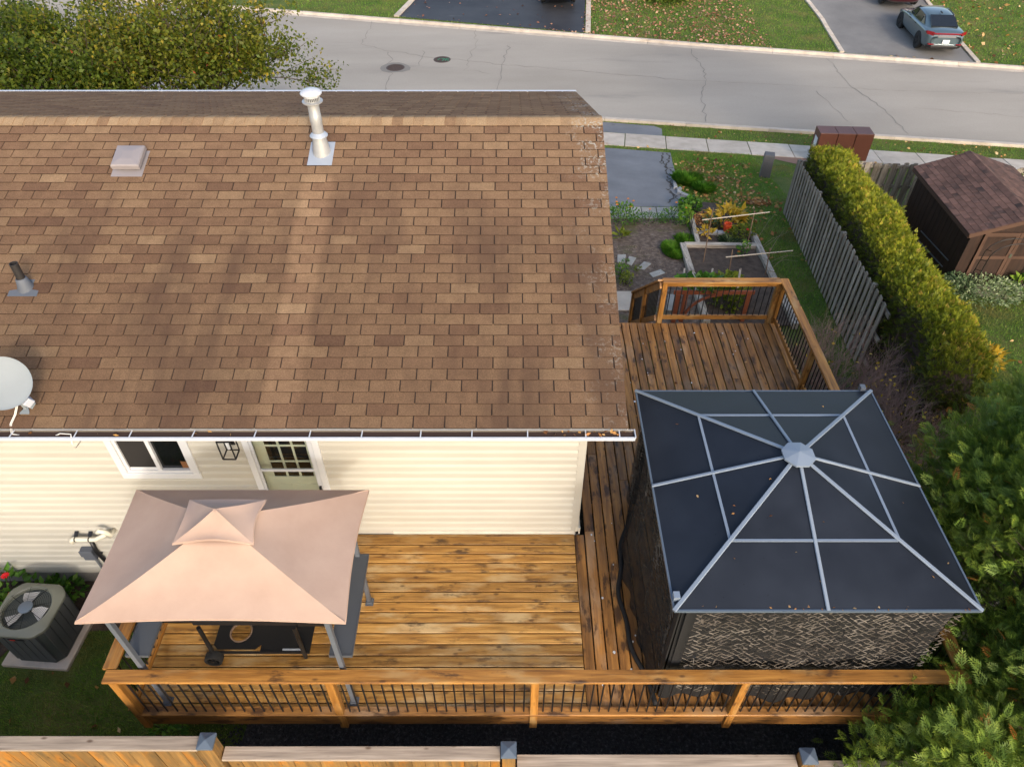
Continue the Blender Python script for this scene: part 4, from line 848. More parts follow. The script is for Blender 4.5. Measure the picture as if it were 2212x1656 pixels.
camonet((gx0+.10, gy1-.25, 0), (0, -1, 0), gy1-gy0-.4, (-1, 0, 0), DZ+.35, gze-.04, lambda k, f: .8 if abs(math.sin(k*4+1)) > .45 or f > .5 else .2, 'camouflage_net', .036)

LQ = []; LT = []
for i in range(34):
    if i < 20: x = rnd.uniform(gx0+.2, gx1-.1); c = Vector((x, gy0+rnd.uniform(.0, .05), gze+.012))
    else:
        r = rnd.uniform(.2, .95); a_ = rnd.uniform(0, 8); q0 = gp_(int(a_), r).lerp(gp_(int(a_)+1, r), a_-int(a_)); c = q0+Vector((0, 0, .006))
    d = Vector((rnd.gauss(0, 1), rnd.gauss(0, 1), 0)).normalized()*rnd.uniform(.01, .022); e = Vector((-d.y, d.x, 0))*.5; LQ.append([tuple(c+d), tuple(c+e+Vector((0, 0, .006))), tuple(c-d), tuple(c-e)]); LT.append([rnd.random(), .5, .5])
npmesh('roof_litter', np.array(LQ), 4, np.array(LT), 'fallen_leaf', hg, 'stuff')
# ------------------------------------------------------------------ air conditioner and wall services
act = thing('air_conditioner', 'grey outdoor air conditioner unit on a concrete pad by the foundation', 'air conditioner', (-6.35, 5.0, 0)); acx, acy, acr = -6.36, 4.97, math.radians(-4)
AM = Matrix.Translation((acx, acy, 0)) @ Matrix.Rotation(acr, 4, 'Z')
pd = MB(); pd.prism([(-.50, -.42), (.42, -.42), (.42, .42), (-.50, .42)], .0, .07, AM); bevel(pd.build('pad', 'concrete', act), .01)
def oct_(h, c): return [(-h+c, -h), (h-c, -h), (h, -h+c), (h, h-c), (h-c, h), (-h+c, h), (-h, h-c), (-h, -h+c)]
m = MB(); m.prism(oct_(.345, .10), .085, .82, AM); cab = m.build('cabinet', 'ac_side', act)
for side in range(4):
    RMx = AM @ Matrix.Rotation(side*math.pi/2, 4, 'Z')
    for k in range(5):
        xx = -.225+k*.1125; m = MB(); P = [RMx @ Vector(p) for p in ((xx-.047, -.347, .14), (xx+.047, -.347, .14), (xx+.047, -.335, .14), (xx-.047, -.335, .14), (xx-.047, -.359, .77), (xx+.047, -.359, .77), (xx+.047, -.335, .77), (xx-.047, -.335, .77))]
        m.hexa(P); lv = m.build('louvre_panel', 'ac_louver', cab)
m = MB(); m.prism([(-.12, -.369), (.10, -.369), (.10, -.359), (-.12, -.359)], .70, .725, AM); m.build('badge', 'black_metal', cab)
m = MB(); m.prism([(-.085, -.373), (-.02, -.373), (-.02, -.369), (-.085, -.369)], .704, .721, AM); m.build('badge_mark', 'badge_red', cab)
m = MB(); ns = 48; o1 = []; oc8 = oct_(.405, .13)
def onoct(a, h, c):
    co, si = math.cos(a), math.sin(a); q = max(abs(co)/h, abs(si)/h, (abs(co)+abs(si))/(2*h-c)); return (co/q, si/q)
loops = [[(*onoct(2*math.pi*k/ns, .385, .13), .80) for k in range(ns)], [(*onoct(2*math.pi*k/ns, .385, .13), .835) for k in range(ns)], [(*onoct(2*math.pi*k/ns, .358, .12), .862) for k in range(ns)],
         [(.315*math.cos(2*math.pi*k/ns), .315*math.sin(2*math.pi*k/ns), .885) for k in range(ns)], [(.30*math.cos(2*math.pi*k/ns), .30*math.sin(2*math.pi*k/ns), .87) for k in range(ns)], [(.30*math.cos(2*math.pi*k/ns), .30*math.sin(2*math.pi*k/ns), .70) for k in range(ns)]]
V = [AM @ Vector(p) for l in loops for p in l]; m.add(V, [(i*ns+k, i*ns+(k+1) % ns, (i+1)*ns+(k+1) % ns, (i+1)*ns+k) for i in range(len(loops)-1) for k in range(ns)]); tp_ = shade(m.build('top_cover', 'ac_top', act), 30)
m = MB(); m.lathe([(.30, .70), (0, .70)], 32, AM); m.build('well', 'ac_dark', tp_)
m = MB()
for r in np.linspace(.12, .30, 9):
    m.tube([AM @ Vector((r*math.cos(2*math.pi*k/40), r*math.sin(2*math.pi*k/40), .895-.0*r)) for k in range(41)], .0018, 4, cap=False)
for k in range(8): a = k*math.pi/4+.3; m.tube([AM @ Vector((.09*math.cos(a), .09*math.sin(a), .898)), AM @ Vector((.312*math.cos(a), .312*math.sin(a), .893))], .0035 if k % 2 else .002, 5)
m.build('grille', 'ac_dark', tp_)
m = MB(); m.lathe([(.088, .885), (.09, .905), (.08, .912), (0, .914)], 26, AM); shade(m.build('motor_cap', 'cap_metal', tp_), 40)
for k in range(3):
    a0 = math.radians(235+k*120); m = MB(); P = []
    for r, w0, w1 in ((.07, -.25, .3), (.18, -.45, .35), (.275, -.5, .2)):
        for a in (w0, w1): P.append(AM @ Vector((r*math.cos(a0+a), r*math.sin(a0+a), .845+.04*a)))
    m.add(P, [(0, 2, 3, 1), (2, 4, 5, 3)]); bl = m.build('fan_blade', 'fan_blade', tp_); sm = bl.modifiers.new('t', 'SOLIDIFY'); sm.thickness = .004
zP = src(0, 1640, 3.6)
def wp(x, y, d=0.): return aty(*zP(x, y), WY-.012-d)
t = thing('disconnect_box', 'grey electrical disconnect box with conduit on the siding', 'electrical box', wp(1210, 1640, 0)); c = wp(1200, 1560, .05)
m = MB(); m.box(c.x-.085, c.x+.085, WY-.10, WY-.012, c.z-.12, c.z+.10); m.box(c.x-.092, c.x+.092, WY-.115, WY-.10, c.z-.02, c.z+.105); bevel(m.build('box', 'boot_grey', t), .006)
MB().tube([Vector((c.x+.02, WY-.05, c.z-.12)), Vector((c.x+.03, WY-.05, c.z-.25)), Vector((c.x+.03, WY-.05, .42)), Vector((c.x-.0, WY-.12, .12)), Vector((c.x-.18, WY-.35, .06)), Vector((acx+.38, acy+.12, .2))], .016, 8).build('conduit', 'conduit_grey', t, True)
MB().tube([Vector((c.x+.085, WY-.05, c.z-.02)), Vector((c.x+.17, WY-.04, c.z-.03))], .014, 8).build('nipple', 'black_metal', t)
MB().tube([wp(1230, 1400, .02), wp(1300, 1530, .03), wp(1440, 1680, .03), wp(1560, 1850, .03)+Vector((0, 0, -.1))], .028, 10).build('line_cover', 'black_metal', house, True)
a, b, c2, d2_ = wp(960, 1370, .10), wp(1290, 1375, .10), wp(1400, 1320, .09), wp(1480, 1350, .0)
m = MB(); m.tube([a+Vector((-.0, 0, -.075)), a+Vector((-.012, 0, -.03)), a+Vector((.03, 0, 0)), b, b.lerp(c2, .6)+Vector((0, 0, .0)), c2, c2+Vector((.06, .08, 0))], .032, 12, tint=(.5, .5, .5)); vp = m.build('exhaust_pipe', 'pvc', house, True)
q = wp(1440, 1290, .10); m = MB(); m.tube([q+Vector((.04, .10, -.06)), q+Vector((.03, 0, -.05)), q+Vector((0, -.02, .06)), q+Vector((-.05, -.03, .09)), q+Vector((-.09, -.03, .06))], .034, 12); m.build('intake_elbow', 'pvc', vp, True)
for f in (.18, .75): q = a.lerp(b, f); m = MB(); m.lathe([(.034, -.008), (.037, -.008), (.037, .008), (.034, .008)], 14, Matrix.Translation(q) @ Matrix.Rotation(math.pi/2, 4, 'Y')); m.beam(q+Vector((0, .03, .02)), q+Vector((0, .09, .055)), .05, .012); m.build('pipe_strap', 'black_metal', vp)

# ------------------------------------------------------------------ side fence, street fence, shed, mailbox
FA, FB = Vector((8.02, 19.15, 0)), Vector((7.10, 10.9, 0))
def shadowbox(name, label, a, b, h, pitch=.245, wdt=.138, rails=(.3, .95, 1.55), sides=(1, -1)):
    a = Vector(a); b = Vector(b); d = (b-a).normalized(); nn = Vector((-d.y, d.x, 0)); L = (b-a).length; t = thing(name, label, 'fence', (a.x, a.y, gz(a.x, a.y)))
    n = int(L/pitch)
    for i in range(n):
        for sd in sides:
            p = a+d*(pitch*(i+(.25 if sd > 0 else .75)))+nn*sd*.048; g = gz(p.x, p.y); lean = rnd.gauss(0, .003); z0 = g+.05; z1 = g+h+rnd.uniform(-.025, .02); c = .02
            hw = wdt/2; q0 = p-d*hw; q1 = p+d*hw; m = MB(); P = []
            for nd in (-.009, .009):
                for (q, z) in ((q0, z0), (q1, z0), (q1+d*lean, z1-c), (q1+d*lean-d*c, z1), (q0+d*lean+d*c, z1), (q0+d*lean, z1-c)): r = q+nn*nd; P.append((r.x, r.y, z))
            m.add(P, [(5, 4, 3, 2, 1, 0), (6, 7, 8, 9, 10, 11)]+[(k, (k+1) % 6, 6+(k+1) % 6, 6+k) for k in range(6)], rt()); m.build('picket', 'greyfence_z', t)
    k = 0
    while k*2.4 < L:
        p = a+d*min(L-.05, k*2.4+.03); g = gz(p.x, p.y); MB().box(p.x-.045, p.x+.045, p.y-.045, p.y+.045, g-.2, g+h-.02, rt()).build('post', 'greyfence_z', t)
        q = a+d*min(L, (k+1)*2.4)
        for r in rails: MB().beam((p.x, p.y, g+r), (q.x, q.y, gz(q.x, q.y)+r), .038, .088, tint=rt()).build('rail', 'greyfence_y', t)
        k += 1
    return t
shadowbox('picket_fence', 'weathered grey shadow box fence running beside the clipped cedar hedge', FA, FB, 1.72, .245, .138, sides=(-1,))
shadowbox('street_fence', 'weathered board fence behind the brown shed along the sidewalk', (8.05, 19.3, 0), (16.0, 19.1, 0), 1.65, pitch=.25)
# shed
sz = gz(11.9, 16); sx0, sx1, sy0, sy1 = 10.72, 13.02, 14.82, 17.85; ez = CAMZ-9.2; rz = CAMZ-8.78; rx = 11.87
shed = thing('garden_shed', 'dark brown garden shed with shingled gable roof and double doors', 'shed', (11.87, 16.3, sz))
g0 = min(gz(10.7, 18), gz(13, 18))-.3; k_ = (rz-ez)/(rx-10.58)
m = MB(); zl = ez+k_*(sx0-10.58)-.03; m.add([(sx0, sy0, g0), (sx1, sy0, g0), (sx1, sy0, zl), (rx, sy0, rz-.03), (sx0, sy0, zl), (sx0, sy1, g0), (sx1, sy1, g0), (sx1, sy1, zl), (rx, sy1, rz-.03), (sx0, sy1, zl)], [(0, 1, 2, 3, 4), (9, 8, 7, 6, 5), (0, 4, 9, 5), (2, 1, 6, 7), (4, 3, 8, 9), (3, 2, 7, 8), (0, 5, 6, 1)])
swall = m.build('wall', 'shed_wall', shed)
for i in range(15):
    yy = sy0+.1+i*.2; MB().box(sx0-.006, sx0+.001, yy, yy+.012, g0, zl-.02).build('groove_batten', 'shed_trim' if 0 else 'shed_wall', swall)
for i in range(2): MB().beam((sx0-.02, sy0+.35+.1*i, gz(10.7, 15)+.55-.25*i), (sx0-.02, sy0+1.9, gz(10.7, 16.5)+.62-.25*i), .012, .03).build('leaning_pole', 'grey_metal', swall)
sroof = MB()
for sd in (0, 1):
    xe = 10.58 if sd == 0 else 2*rx-10.58; P = [(xe, 14.70, ez-.03), (xe, 17.95, ez-.03), (rx, 17.95, rz-.03), (rx, 14.70, rz-.03), (xe, 14.70, ez), (xe, 17.95, ez), (rx, 17.95, rz), (rx, 14.70, rz)]
    sroof.hexa(P if sd else P)
sroof = sroof.build('roof', 'roof_felt', shed); SL = math.hypot(rx-10.58, rz-ez); nr = 10
for sd in (0, 1):
    for i in range(nr):
        y = 14.69+(0 if i % 2 else -.15)
        while y < 17.96:
            y0, y1 = max(14.69, y), min(17.97, y+.295)
            if y1-y0 > .03:
                f0, f1 = i/nr, (i+1.1)/nr if i < nr-1 else 1.; P = []
                for f, h in ((f0, .004), (f1, .004)): P += [(10.58+(rx-10.58)*f, ez+(rz-ez)*f)]
                def q(f, yy, h):
                    x = 10.56+(rx-10.56)*f; z = ez+(rz-ez)*f+h; return (x if sd == 0 else 2*rx-x, yy, z)
                m = MB(); PP = [q(f0, y0, 0), q(f1, y0, 0), q(f1, y1, 0), q(f0, y1, 0), q(f0, y0, .013), q(f1, y0, .006), q(f1, y1, .006), q(f0, y1, .013)]
                m.hexa(PP if sd == 0 else [PP[3], PP[2], PP[1], PP[0], PP[7], PP[6], PP[5], PP[4]], rt()); m.build('shingle', 'shed_shingle', sroof)
            y += .305
for j in range(20): yy = 14.69+j*.165; m = MB(); m.beam((rx-.13, yy+.09, rz-.035), (rx+.0, yy+.09, rz+.015), .17, .012, up=(0, 0, 1), tint=rt()); m.beam((rx, yy+.09, rz+.015), (rx+.13, yy+.09, rz-.035), .17, .012, tint=rt()); m.build('ridge_shingle', 'shed_shingle', sroof)
m = MB(); m.beam((10.57, 14.69, ez-.05), (rx, 14.69, rz-.05), .025, .10); m.beam((rx, 14.69, rz-.05), (2*rx-10.57, 14.69, ez-.05), .025, .10); m.beam((10.57, 14.70, ez-.06), (10.57, 17.95, ez-.06), .025, .09); m.build('fascia', 'shed_trim', shed)
gfz = gz(11.5, 14.8)
for i, (a, b) in enumerate(((11.0, 11.82), (11.83, 12.65))):
    m = MB(); m.box(a, b, sy0-.03, sy0-.002, gfz+.12, ez-.02); dd = m.build('door', 'shed_wall', shed)
    m = MB()
    for (x0, x1, z0, z1) in ((a, b, gfz+.12, gfz+.22), (a, b, ez-.12, ez-.02), (a, a+.08, gfz+.22, ez-.12), (b-.08, b, gfz+.22, ez-.12), (a+.08, b-.08, gfz+.85, gfz+.93)): m.box(x0, x1, sy0-.048, sy0-.031, z0, z1)
    m.build('door_frame', 'shed_trim', dd)
MB().box(11.80, 11.86, sy0-.07, sy0-.05, gfz+.9, gfz+1.0).build('latch', 'chrome', shed)
MB().box(10.95, 12.7, sy0-.06, sy0-.002, gfz+.02, gfz+.10).build('sill', 'greywood_x', shed)
MB().box(11.25, 12.4, 14.05, 14.72, gfz-.15, gfz+.06).build('door_step', 'concrete', shed)
t = thing('garden_arch', 'thin black metal garden arch against the shed doors', 'trellis', (11.3, 14.6, gfz))
for yy in (14.52, 14.30):
    pts = [(10.95, yy, gfz), (11.0, yy, gfz+1.2)]+[(11.55-.55*math.cos(a), yy, gfz+1.2+.38*math.sin(a)) for a in np.linspace(.2, 2.9, 9)]+[(12.1, yy, gfz+1.2), (12.15, yy, gfz)]
    MB().tube(pts, .011, 6).build('hoop', 'black_metal', t, True)
m = MB()
for k in range(5): m.tube([(10.96+.01*k, 14.52, gfz+.2+.27*k), (10.96+.01*k, 14.30, gfz+.3+.27*k)], .007, 5)
m.build('rungs', 'black_metal', t)
# community mailbox
mp = Vector((11.75, 24.35, 0)); mz = gz(12, 24.4); mb_ = thing('community_mailbox', 'brown three door community mailbox beside the sidewalk', 'mailbox', (mp.x, mp.y, mz))
bL = aty(*zS(455, 185), 24.2); mw = 1.84; zt_ = bL.z; x0m = bL.x; ang = math.radians(-3)
MM = Matrix.Translation((x0m, 24.2, 0)) @ Matrix.Rotation(ang, 4, 'Z'); zb_ = zt_-.98
for k in range(3):
    a, b = k*mw/3+.006, (k+1)*mw/3-.006; m = MB(); m.prism([(a, 0), (b, 0), (b, .62), (a, .62)], zb_, zt_, MM); cell = bevel(m.build('cabinet', 'mail_brown', mb_), .012, 2)
    m = MB(); m.prism([(a+.012, -.008), (b-.012, -.008), (b-.012, .0), (a+.012, .0)], zb_+.02, zt_-.02, MM); m.build('rear_door', 'mail_brown', cell)
m = MB(); m.prism([(.03, .05), (mw-.03, .05), (mw-.03, .57), (.03, .57)], zb_-.0+.01, zt_-.02, MM); m.build('core', 'mail_brown', mb_)
m = MB()
for xx in (.3, mw-.3): m.prism([(xx-.09, .2), (xx+.09, .2), (xx+.09, .42), (xx-.09, .42)], mz-.3, zb_+.02, MM)
m.build('pedestal', 'black_metal', mb_)
m = MB(); m.prism([(-.006, .12), (-.001, .12), (-.001, .42), (-.006, .42)], zb_+.35, zb_+.75, MM); m.build('notice', 'plate_white', mb_)
sheet('mailbox_pad', [(x0m-.5, 23.95), (x0m+2.3, 23.9), (x0m+2.3, 25.3), (x0m-1.6, 25.4), (x0m-1.6, 24.8)], 'stucco_red', .013, 'structure')
# utility pedestal
q = G(*src(2250, 400, 2.76)(1700, 725)); t = thing('utility_pedestal', 'grey tapered utility pedestal standing on the lawn near the sidewalk', 'utility box', (q.x, q.y, q.z))
m = MB(); PM = Matrix.Translation(q) @ Matrix.Rotation(math.radians(-15), 4, 'Z')
V = []
for (s_, zz) in ((.17, -.1), (.155, .66), (.165, .66), (.165, .78), (.15, .82)): V += [PM @ Vector((x*s_, y*s_*.9, zz)) for x, y in ((-1, -1), (1, -1), (1, 1), (-1, 1))]
m.add(V, [(4*i+j, 4*i+(j+1) % 4, 4*i+4+(j+1) % 4, 4*i+4+j) for i in range(4) for j in range(4)]+[(16, 17, 18, 19)]); bevel(m.build('body', 'pedestal_grey', t), .02, 2)
m = MB(); m.prism([(-.09, -.165), (.09, -.165), (.09, -.148), (-.09, -.148)], .1, .6, PM); m.build('door', 'pedestal_grey', t)

# ------------------------------------------------------------------ foliage helpers
def frames(D, roll=None):
    D = D/np.linalg.norm(D, axis=1, keepdims=True); up = np.tile([0, 0, 1.], (len(D), 1)); up[np.abs(D[:, 2]) > .95] = [0, 1, 0]
    S_ = np.cross(D, up); S_ /= np.linalg.norm(S_, axis=1, keepdims=True); U = np.cross(S_, D)
    if roll is not None:
        c, s_ = np.cos(roll)[:, None], np.sin(roll)[:, None]; S_, U = S_*c+U*s_, U*c-S_*s_
    return np.stack([D, S_, U], 2)
def spray_base(npair=5, ang=46, w_=.031):
    Q = []; G_ = []
    def rh(p, d, l, w2, g, zz=0):
        d = np.array([math.cos(d), math.sin(d)]); n_ = np.array([-d[1], d[0]]); p = np.array(p); mid = p+d*l*.6
        Q.append([[*p, zz], [*(mid+n_*w2), zz-.01], [*(p+d*l), zz-.04], [*(mid-n_*w2), zz-.01]]); G_.append(g)
    rh((0, 0), 0, .6, .02, .2); rh((.5, 0), 0, .52, w_, 1.)
    for i in range(npair):
        x = .1+.60*i/(npair-1); l = .50*(1-.5*i/(npair-1))
        for sg in (-1, 1):
            a = math.radians(ang)*sg; rh((x, 0), a, l, w_, .35+.55*i/npair)
            if i < 3: rh((x+l*.45*math.cos(a), l*.45*math.sin(a)), a*.25, l*.5, w_*.8, .85, -.01)
    return np.array(Q), np.array(G_)
SPB, SPG = spray_base()
SPS, SPSG = spray_base(4, 42, .055); SPS, SPSG = SPS[:12], SPSG[:12]
def sprays(P, D, size, tone, base=SPB, bg=SPG, rollv=.5, glow=.35):
    n = len(P); Fm = frames(D, R_.normal(0, rollv, n)); k = len(base)
    V = np.einsum('nij,qkj->nqki', Fm, base)*size[:, None, None, None]+P[:, None, None, :]
    T = np.zeros((n, k, 3)); T[..., 0] = np.clip(tone[:, None]*.75+bg[None]*glow-.1, 0, 1); T[..., 1] = np.clip(R_.random((n, 1))*.5+.25+R_.normal(0, .08, (n, k)), 0, 1); T[..., 2] = .5  # paler arborvitae tips, with light from above painted into their tone
    return V.reshape(-1, 4, 3), T.reshape(-1, 3)
def leafquads(P, D, L, W, tone, droop=.15):
    n = len(P); Fm = frames(D, R_.uniform(-1.2, 1.2, n)); b = np.array([[0, 0, 0], [.45, .5, .06], [1, 0, -droop], [.45, -.5, .06]], float)
    sc = np.stack([L, W, L], 1); V = np.einsum('nij,nkj->nki', Fm, b[None]*sc[:, None, :])+P[:, None, :]
    T = np.stack([np.clip(tone, 0, 1), np.clip(R_.normal(.5, .18, n), 0, 1), np.full(n, .5)], 1); return V, T
def branch(m, p, d, L, r, depth, spread=.6, tips=None, n=5, kids=3, up=.15):
    p = Vector(p); d = Vector(d).normalized(); pts = [p]; q = p.copy(); dd = d.copy()
    for i in range(3):
        dd = (dd+Vector((rnd.gauss(0, .12), rnd.gauss(0, .12), rnd.gauss(0, .08)+up*.3))).normalized(); q = q+dd*L/3; pts.append(q.copy())
    m.tube(pts, [r, r*.85, r*.7, r*.5], n, cap=False)
    if tips is not None and depth <= 1: tips += [pts[1], pts[2], pts[3]]
    if depth > 0:
        for _ in range(kids):
            a = rnd.uniform(.35, 1.0); o_ = pts[0].lerp(pts[3], a) if 0 else pts[1+int(a*2.99) if a < 1 else 3]
            nd = (dd+Vector((rnd.gauss(0, spread), rnd.gauss(0, spread), rnd.gauss(0, spread*.6)+up))).normalized(); branch(m, o_, nd, L*rnd.uniform(.55, .8), r*.55, depth-1, spread, tips, max(3, n-1), kids, up)

# ------------------------------------------------------------------ clipped cedar hedge
hd = thing('cedar_hedge', 'clipped yellow green cedar hedge growing behind the grey picket fence', 'hedge', (8.4, 15, gz(8.4, 15)))
HP0, HP1 = np.array([8.72, 19.0]), np.array([7.42, 8.8])
def hedge_pt(n):
    k = R_.random(n); w_ = R_.random(n); c = HP0[None]+(HP1-HP0)[None]*k[:, None]; d = (HP1-HP0)/np.linalg.norm(HP1-HP0); nn = np.array([-d[1], d[0]])  # nn points to +x
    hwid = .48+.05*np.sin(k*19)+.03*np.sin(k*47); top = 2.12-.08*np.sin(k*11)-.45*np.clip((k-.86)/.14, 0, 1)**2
    kind = R_.random(n); u = R_.uniform(-1, 1, n); h = np.zeros(n); N_ = np.zeros((n, 3))
    it = kind < .52; il = (kind >= .52) & (kind < .72); ir = (kind >= .72) & (kind < .93); ie = kind >= .93
    h[it] = top[it]-.13*np.abs(u[it])**3+R_.normal(0, .035, it.sum()); N_[it] = np.stack([nn[0]*u[it]*.3, nn[1]*u[it]*.3, np.ones(it.sum())], 1)
    for msk, sg in ((il, -1), (ir, 1)):
        u[msk] = sg*(1-R_.random(msk.sum())**3*.12); h[msk] = top[msk]*R_.random(msk.sum())**.6-.05; N_[msk] = np.stack([np.full(msk.sum(), nn[0]*sg), np.full(msk.sum(), nn[1]*sg), np.full(msk.sum(), .35)], 1)
    e1 = (R_.random(ie.sum()) < .6)[:, None]; c[ie] = np.where(e1, HP1, HP0); h[ie] = (top[ie]-.45*e1[:, 0])*R_.random(ie.sum()); sg_ = np.where(e1[:, 0], 1., -1.); N_[ie] = np.stack([sg_*d[0], sg_*d[1], np.full(ie.sum(), .4)], 1)
    xy = c+nn[None]*(u*hwid)[:, None]; P = np.stack([xy[:, 0], xy[:, 1], gzv(xy[:, 0], xy[:, 1])+h], 1); return P, N_, it, il, h/top
P, N_, it, il, rel = hedge_pt(34000); D = N_+R_.normal(0, .55, N_.shape)+np.array([0, 0, .25])
P += R_.normal(0, .03, P.shape)
lump = np.sin(P[:, 1]*6.1+1.3*np.sin(P[:, 0]*5))*np.sin(P[:, 0]*7.3+P[:, 1]*2.2)+.6*np.sin(P[:, 1]*13.7+P[:, 2]*6)*np.sin(P[:, 0]*11.3)
P += (N_/np.linalg.norm(N_, axis=1, keepdims=True))*(.04*lump-.02)[:, None]
patch_ = .5+.5*np.sin(P[:, 0]*5+np.sin(P[:, 1]*3.1)*2)*np.sin(P[:, 1]*4.3+P[:, 0]*2)
tone = np.where(it, R_.normal(.74, .16, len(P))+.26*(patch_-.5)+.09*lump, R_.normal(.30, .16, len(P))*(.5+.6*rel)); tone = np.where(il & (rel > .55), tone*.8, tone); tone = np.where(R_.random(len(P)) < .02, 1.25, tone)  # sunlit top painted in: top sprays tinted lighter, sides darker downwards
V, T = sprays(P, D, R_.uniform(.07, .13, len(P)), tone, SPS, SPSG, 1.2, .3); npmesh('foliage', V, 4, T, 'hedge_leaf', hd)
m = MB(); nseg = 16
for i in range(nseg):
    k0, k1 = i/nseg, (i+1)/nseg; a = HP0+(HP1-HP0)*k0; b = HP0+(HP1-HP0)*k1
    m.hexa([(a[0]-.34, a[1], gz(*a)), (b[0]-.34, b[1], gz(*b)), (b[0]+.34, b[1], gz(*b)), (a[0]+.34, a[1], gz(*a)), (a[0]-.38, a[1], gz(*a)+1.80), (b[0]-.38, b[1], gz(*b)+1.80-.9*(k1 > .95)), (b[0]+.38, b[1], gz(*b)+1.80-.9*(k1 > .95)), (a[0]+.38, a[1], gz(*a)+1.82)])
m.build('inner_branches', 'twig', hd)
# ------------------------------------------------------------------ big cedars beside the deck
def cedar(label, x, y, z0, ztop, rad, nclump=150, per=18, lean=(0, 0), grp=None, tone0=.45, zlow=.15):
    t = thing('cedar_tree', label, 'tree', (x, y, z0), grp); H = ztop-z0
    m = MB(); tr_ = [(x+lean[0]*f, y+lean[1]*f, z0-.1+H*.93*f) for f in (0, .25, .5, .75, 1)]; m.tube(tr_, [.10, .085, .06, .04, .012], 8)
    C = []; 
    for i in range(nclump):
        f = zlow+(1-zlow)*rnd.random()**.85; a = rnd.uniform(0, 2*math.pi); env = rad*(1-((f-.38)/.64)**2 if f > .38 else .72+.28*(f/.38)); env = max(.06, env); rr = env*(rnd.random()**.35)*rnd.uniform(.85, 1.12)
        c = Vector((x+lean[0]*f+rr*math.cos(a), y+lean[1]*f+rr*math.sin(a), z0+H*f)); C.append((c, a, rr/env, f))
        if i % 3 == 0: b0 = Vector((x+lean[0]*f*.8, y+lean[1]*f*.8, z0+H*f*.86)); m.tube([b0, b0.lerp(c, .5)+Vector((0, 0, -.03)), c], [.018, .012, .005], 4, cap=False)
    m.build('trunk', 'bark', t)
    Ps = []; Ds = []; Ts = []; Sz = []
    for c, a, e, f in C:
        n = int(2.0*per*rnd.uniform(.7, 1.3)); cs = rnd.gauss(0, .12); o_ = np.array([math.cos(a)*.75, math.sin(a)*.75, .75])
        p = np.array(c)[None]+R_.normal(0, 1, (n, 3))*np.array([.15, .15, .17])*(.8+.4*rnd.random()); Ps.append(p); Ds.append(o_[None]+R_.normal(0, .5, (n, 3))); Ts.append(np.full(n, tone0+cs-.25*(1-e))+R_.normal(0, .07, n)+.25*(p[:, 2]-c.z)); Sz.append(R_.uniform(.12, .21, n))  # top light and dark gaps painted in: upper sprays paler, inner clumps darker
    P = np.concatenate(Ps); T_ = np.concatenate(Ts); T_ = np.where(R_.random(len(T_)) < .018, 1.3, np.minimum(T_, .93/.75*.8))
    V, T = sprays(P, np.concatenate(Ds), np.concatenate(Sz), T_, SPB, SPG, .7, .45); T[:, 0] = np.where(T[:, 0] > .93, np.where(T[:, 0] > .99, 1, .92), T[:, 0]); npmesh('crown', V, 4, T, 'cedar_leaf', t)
    return t
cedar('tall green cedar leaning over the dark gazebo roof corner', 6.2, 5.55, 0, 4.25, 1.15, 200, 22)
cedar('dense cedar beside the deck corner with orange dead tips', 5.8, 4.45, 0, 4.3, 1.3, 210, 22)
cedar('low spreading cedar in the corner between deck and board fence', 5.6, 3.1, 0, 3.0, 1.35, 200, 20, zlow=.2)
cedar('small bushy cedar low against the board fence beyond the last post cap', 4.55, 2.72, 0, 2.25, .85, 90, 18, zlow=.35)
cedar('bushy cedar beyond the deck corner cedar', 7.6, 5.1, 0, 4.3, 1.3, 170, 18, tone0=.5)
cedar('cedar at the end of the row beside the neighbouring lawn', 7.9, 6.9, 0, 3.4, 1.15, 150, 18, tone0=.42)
# ------------------------------------------------------------------ leafy street trees beyond the house
def leafy(label, x, y, z0, crown, n, L, tone0, grp=None, seed=1, kids=4, nleaf_tip=10, mat='tree_leaf', r0=.13, th=1.6, spread=.6):
    global rnd; keep = rnd; rnd = random.Random(seed); t = thing('leafy_tree', label, 'tree', (x, y, z0), grp); m = MB(); tips = []
    for i in range(6 if r0 < .2 else 8):
        a = i*1.05+rnd.uniform(-.3, .3); branch(m, (x, y, z0+th*rnd.uniform(.7, 1.1)), (math.cos(a)*crown[0]*.5, math.sin(a)*crown[0]*.5, crown[1]*.55), crown[1]*.42, r0*.5, 3, spread, tips, 6, kids, .1)
    m.tube([(x, y, z0-.2), (x+.03, y, z0+th*.6), (x, y+.02, z0+th*1.2)], [r0*1.2, r0, r0*.7], 9); m.build('trunk', 'bark', t)
    TP = np.array([tuple(p) for p in tips]); idx = R_.integers(0, len(TP), n); P = TP[idx]+R_.normal(0, .14, (n, 3)); D = R_.normal(0, 1, (n, 3))+np.array([0, 0, -.1])
    cl = R_.normal(0, .12, len(TP))[idx]; tone = tone0+cl+R_.normal(0, .10, n)+.05*(P[:, 2]-P[:, 2].mean()); tone = np.where(R_.random(n) < .004, 1.1, np.minimum(tone, .96)); Ls = R_.uniform(.7, 1.25, n)*L
    V, T = leafquads(P, D, Ls, Ls*.62, tone); npmesh('crown', V, 4, T, mat, t); rnd = keep; return t
leafy('dense dark green leafy tree in the front yard beyond the roof', -11.8, 18.8, gz(-11.8, 18.8), (3.2, 5.6), 42000, .105, .42, r0=.16, seed=3, th=.7)
leafy('thinner olive leafy tree in the front yard with road showing through', -8.35, 18.8, gz(-8.35, 18.8), (1.9, 5.6), 30000, .10, .60, r0=.12, th=.5, seed=5)
leafy('tall leafy tree standing beside the brown shed on the neighbouring lot', 16.6, 14.4, gz(16.6, 14.4), (3.0, 7.0), 9000, .2, .5, r0=.2, th=3.0)
